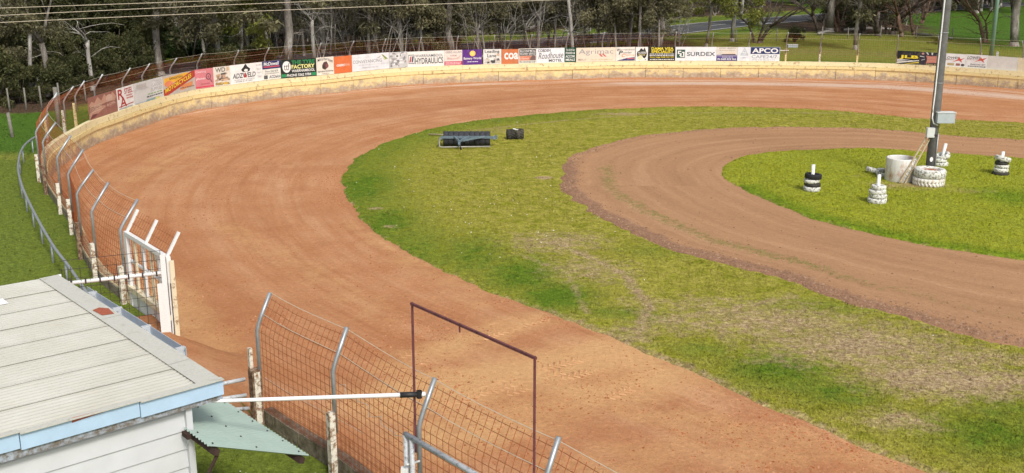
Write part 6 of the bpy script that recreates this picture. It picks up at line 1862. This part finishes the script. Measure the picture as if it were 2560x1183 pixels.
tag(fast_mesh('weeds', V, np.arange(m * 3).reshape(m, 3), M_WEED), 'sparse weeds along the outer edge of the brown track', 'weeds', kind='stuff')
# daisies
rg = np.random.default_rng(105)
def wd(x, y):
    ok, dep = seen(x, y)
    return ok * in_kart(x, y) * np.clip(fbm(x, y, .35, 3, 77) - .42, 0, 1) * (1.0 + 2.5 * (x < 3) * (y > 24) * (y < 44))
P, A = scatter(Xi, Yi, Zi, Ai, 210, rg, wd)
M_DAISY = flat('daisy_petals', (.75, .75, .66), .7, .2, .1, 20)
m = len(P); a = rg.random(m) * 6.28; r = rg.uniform(.008, .024, m)
ring = [P + np.column_stack([np.cos(a + k * 1.2566) * r, np.sin(a + k * 1.2566) * r, np.full(m, .055) + .01 * rg.normal(size=m)]) for k in range(5)]
V = np.stack(ring, 1).reshape(-1, 3)
tag(fast_mesh('daisies', V, np.arange(m * 5).reshape(m, 5), M_DAISY), 'small white daisies scattered over the infield grass', 'daisies', kind='stuff')
rg = np.random.default_rng(115)                              # and on the lawn beside the shed
m = 260; Pd = np.column_stack([rg.uniform(-4.6, -1.6, m), rg.uniform(10.5, 15.2, m), np.full(m, OUT_Z + .07)])
dl = np.array([np.dot(p[:2] - wall_at(near_s(p[:2]))[0], wall_at(near_s(p[:2]))[1]) for p in Pd]); Pd = Pd[dl < -.5]; m = len(Pd)
a = rg.random(m) * 6.28; r = rg.uniform(.012, .022, m)
V = np.stack([Pd + np.column_stack([np.cos(a + k * 1.2566) * r, np.sin(a + k * 1.2566) * r, np.zeros(m)]) for k in range(5)], 1).reshape(-1, 3)
tag(fast_mesh('daisies', V, np.arange(m * 5).reshape(m, 5), M_DAISY), 'small white daisies on the lawn under the awning', 'daisies', kind='stuff')
# clods and stones thrown up on the clay
def clods(name, nm, nr, n, mat, seed, label, wmul, smin=.010, smax=.034):
    o = bpy.data.objects[nm]; c = grid_of(o); sh = (nr, len(c) // nr)
    X, Y, Z = (c[:, k].reshape(sh) for k in range(3))
    rg = np.random.default_rng(seed)
    T_ = np.linspace(0, 1, nr)[:, None] * np.ones((1, sh[1]))
    def wf(x, y):
        ok, dep = seen(x, y)
        return ok / np.maximum(dep, 8) ** 1.2 * wmul(x, y, T_[:-1])
    P, A = scatter(X, Y, Z, [T_], n, rg, wf)
    m = len(P)
    s = smin + (smax - smin) * rg.random(m) ** 3.5
    base = np.array([(1, 0, 0), (0, 1, 0), (-1, 0, 0), (0, -1, 0), (0, 0, .75)])
    V = P[:, None, :] + base[None] * s[:, None, None] * rg.uniform(.6, 1.4, (m, 5, 1)) + np.array([0, 0, -.1]) * s[:, None, None]
    F = np.array([(0, 1, 4), (1, 2, 4), (2, 3, 4), (3, 0, 4)])
    F = (np.arange(m)[:, None, None] * 5 + F[None]).reshape(-1, 3)
    return tag(fast_mesh(name, V.reshape(-1, 3), F, mat), label, 'clods', kind='stuff')
k = NT('clay_clods', .95, .05); k.color(k.ramp(k.island(), [(.0, (.27, .09, .038)), (.5, (.40, .155, .068)), (1.0, (.54, .28, .15))])); M_CLOD = k.m
k = NT('loam_clods', .95, .05); k.color(k.ramp(k.island(), [(.0, (.18, .10, .062)), (.6, (.29, .17, .105)), (1.0, (.36, .24, .16))])); M_CLODB = k.m
clods('clay_clods', 'track', 64, 46000, M_CLOD, 106, 'loose red clods and grit lying on the clay track', lambda x, y, t: (.05 + np.clip(fbm(x, y, .5, 4, 60) - .45, 0, 1) * 2.2) * (1 + 2.0 * np.exp(-((t - .05) / .05) ** 2)))
clods('loam_clods', 'kart_track', 56, 10000, M_CLODB, 107, 'crumbled brown clods along the outer bank of the kart track', lambda x, y, t: .02 + np.exp(-((t - .93) / .05) ** 2), .014, .05)
# lug marks left by a tractor crossing the clay
tk_ = bpy.data.objects['track']
k = NT('pressed_clay', .95, .05); k.color(k.ramp(k.noise(k.pos(), 6, 4), [(.3, (.47, .23, .11)), (.7, (.60, .36, .19))])); M_PRESS = k.m
tm = MB(); rgm = random.Random(8)
for a, b in (((1052, 908), (1362, 796)), ((1003, 892), (1300, 786)), ((1268, 985), (1590, 905)), ((1210, 965), (1500, 890)), ((1120, 1010), (1420, 930)), ((1480, 1010), (1720, 925))):
    A_ = g(*a)[:2]; B_ = g(*b)[:2]; d = B_ - A_; L = np.linalg.norm(d); d /= L; nn = np.array([-d[1], d[0]])
    s = 0
    while s < L:
        f_ = s / L
        c0 = A_ + d * s + nn * .08 * math.sin(s * .9)
        if fbm(c0[0], c0[1], .8, 2, 3) > .40:
            for sd_ in (-1, 1):
                ax = np.array([*(nn * sd_ * .9 + d * .45), 0]); ax /= np.linalg.norm(ax); ay = np.array([-ax[1], ax[0], 0])
                q = c0 + nn * sd_ * .095 + d * (.07 if sd_ > 0 else 0)
                z = float(hgt(q[0], q[1])) + .006
                tm.add([np.array([q[0], q[1], z]) + ax * u_ + ay * v_ + np.array([0, 0, h_]) for u_, v_, h_ in ((-.075, -.03, -.014), (.075, -.025, -.014), (.075, .025, -.014), (-.075, .03, -.014), (-.06, 0, .007), (.06, 0, .005))],
                       [(0, 1, 5, 4), (2, 3, 4, 5), (1, 2, 5), (3, 0, 4)])
        s += .15 + rgm.uniform(-.01, .01)
tm.build('tyre_lug_marks', M_PRESS, tk_)['kind'] = 'stuff'
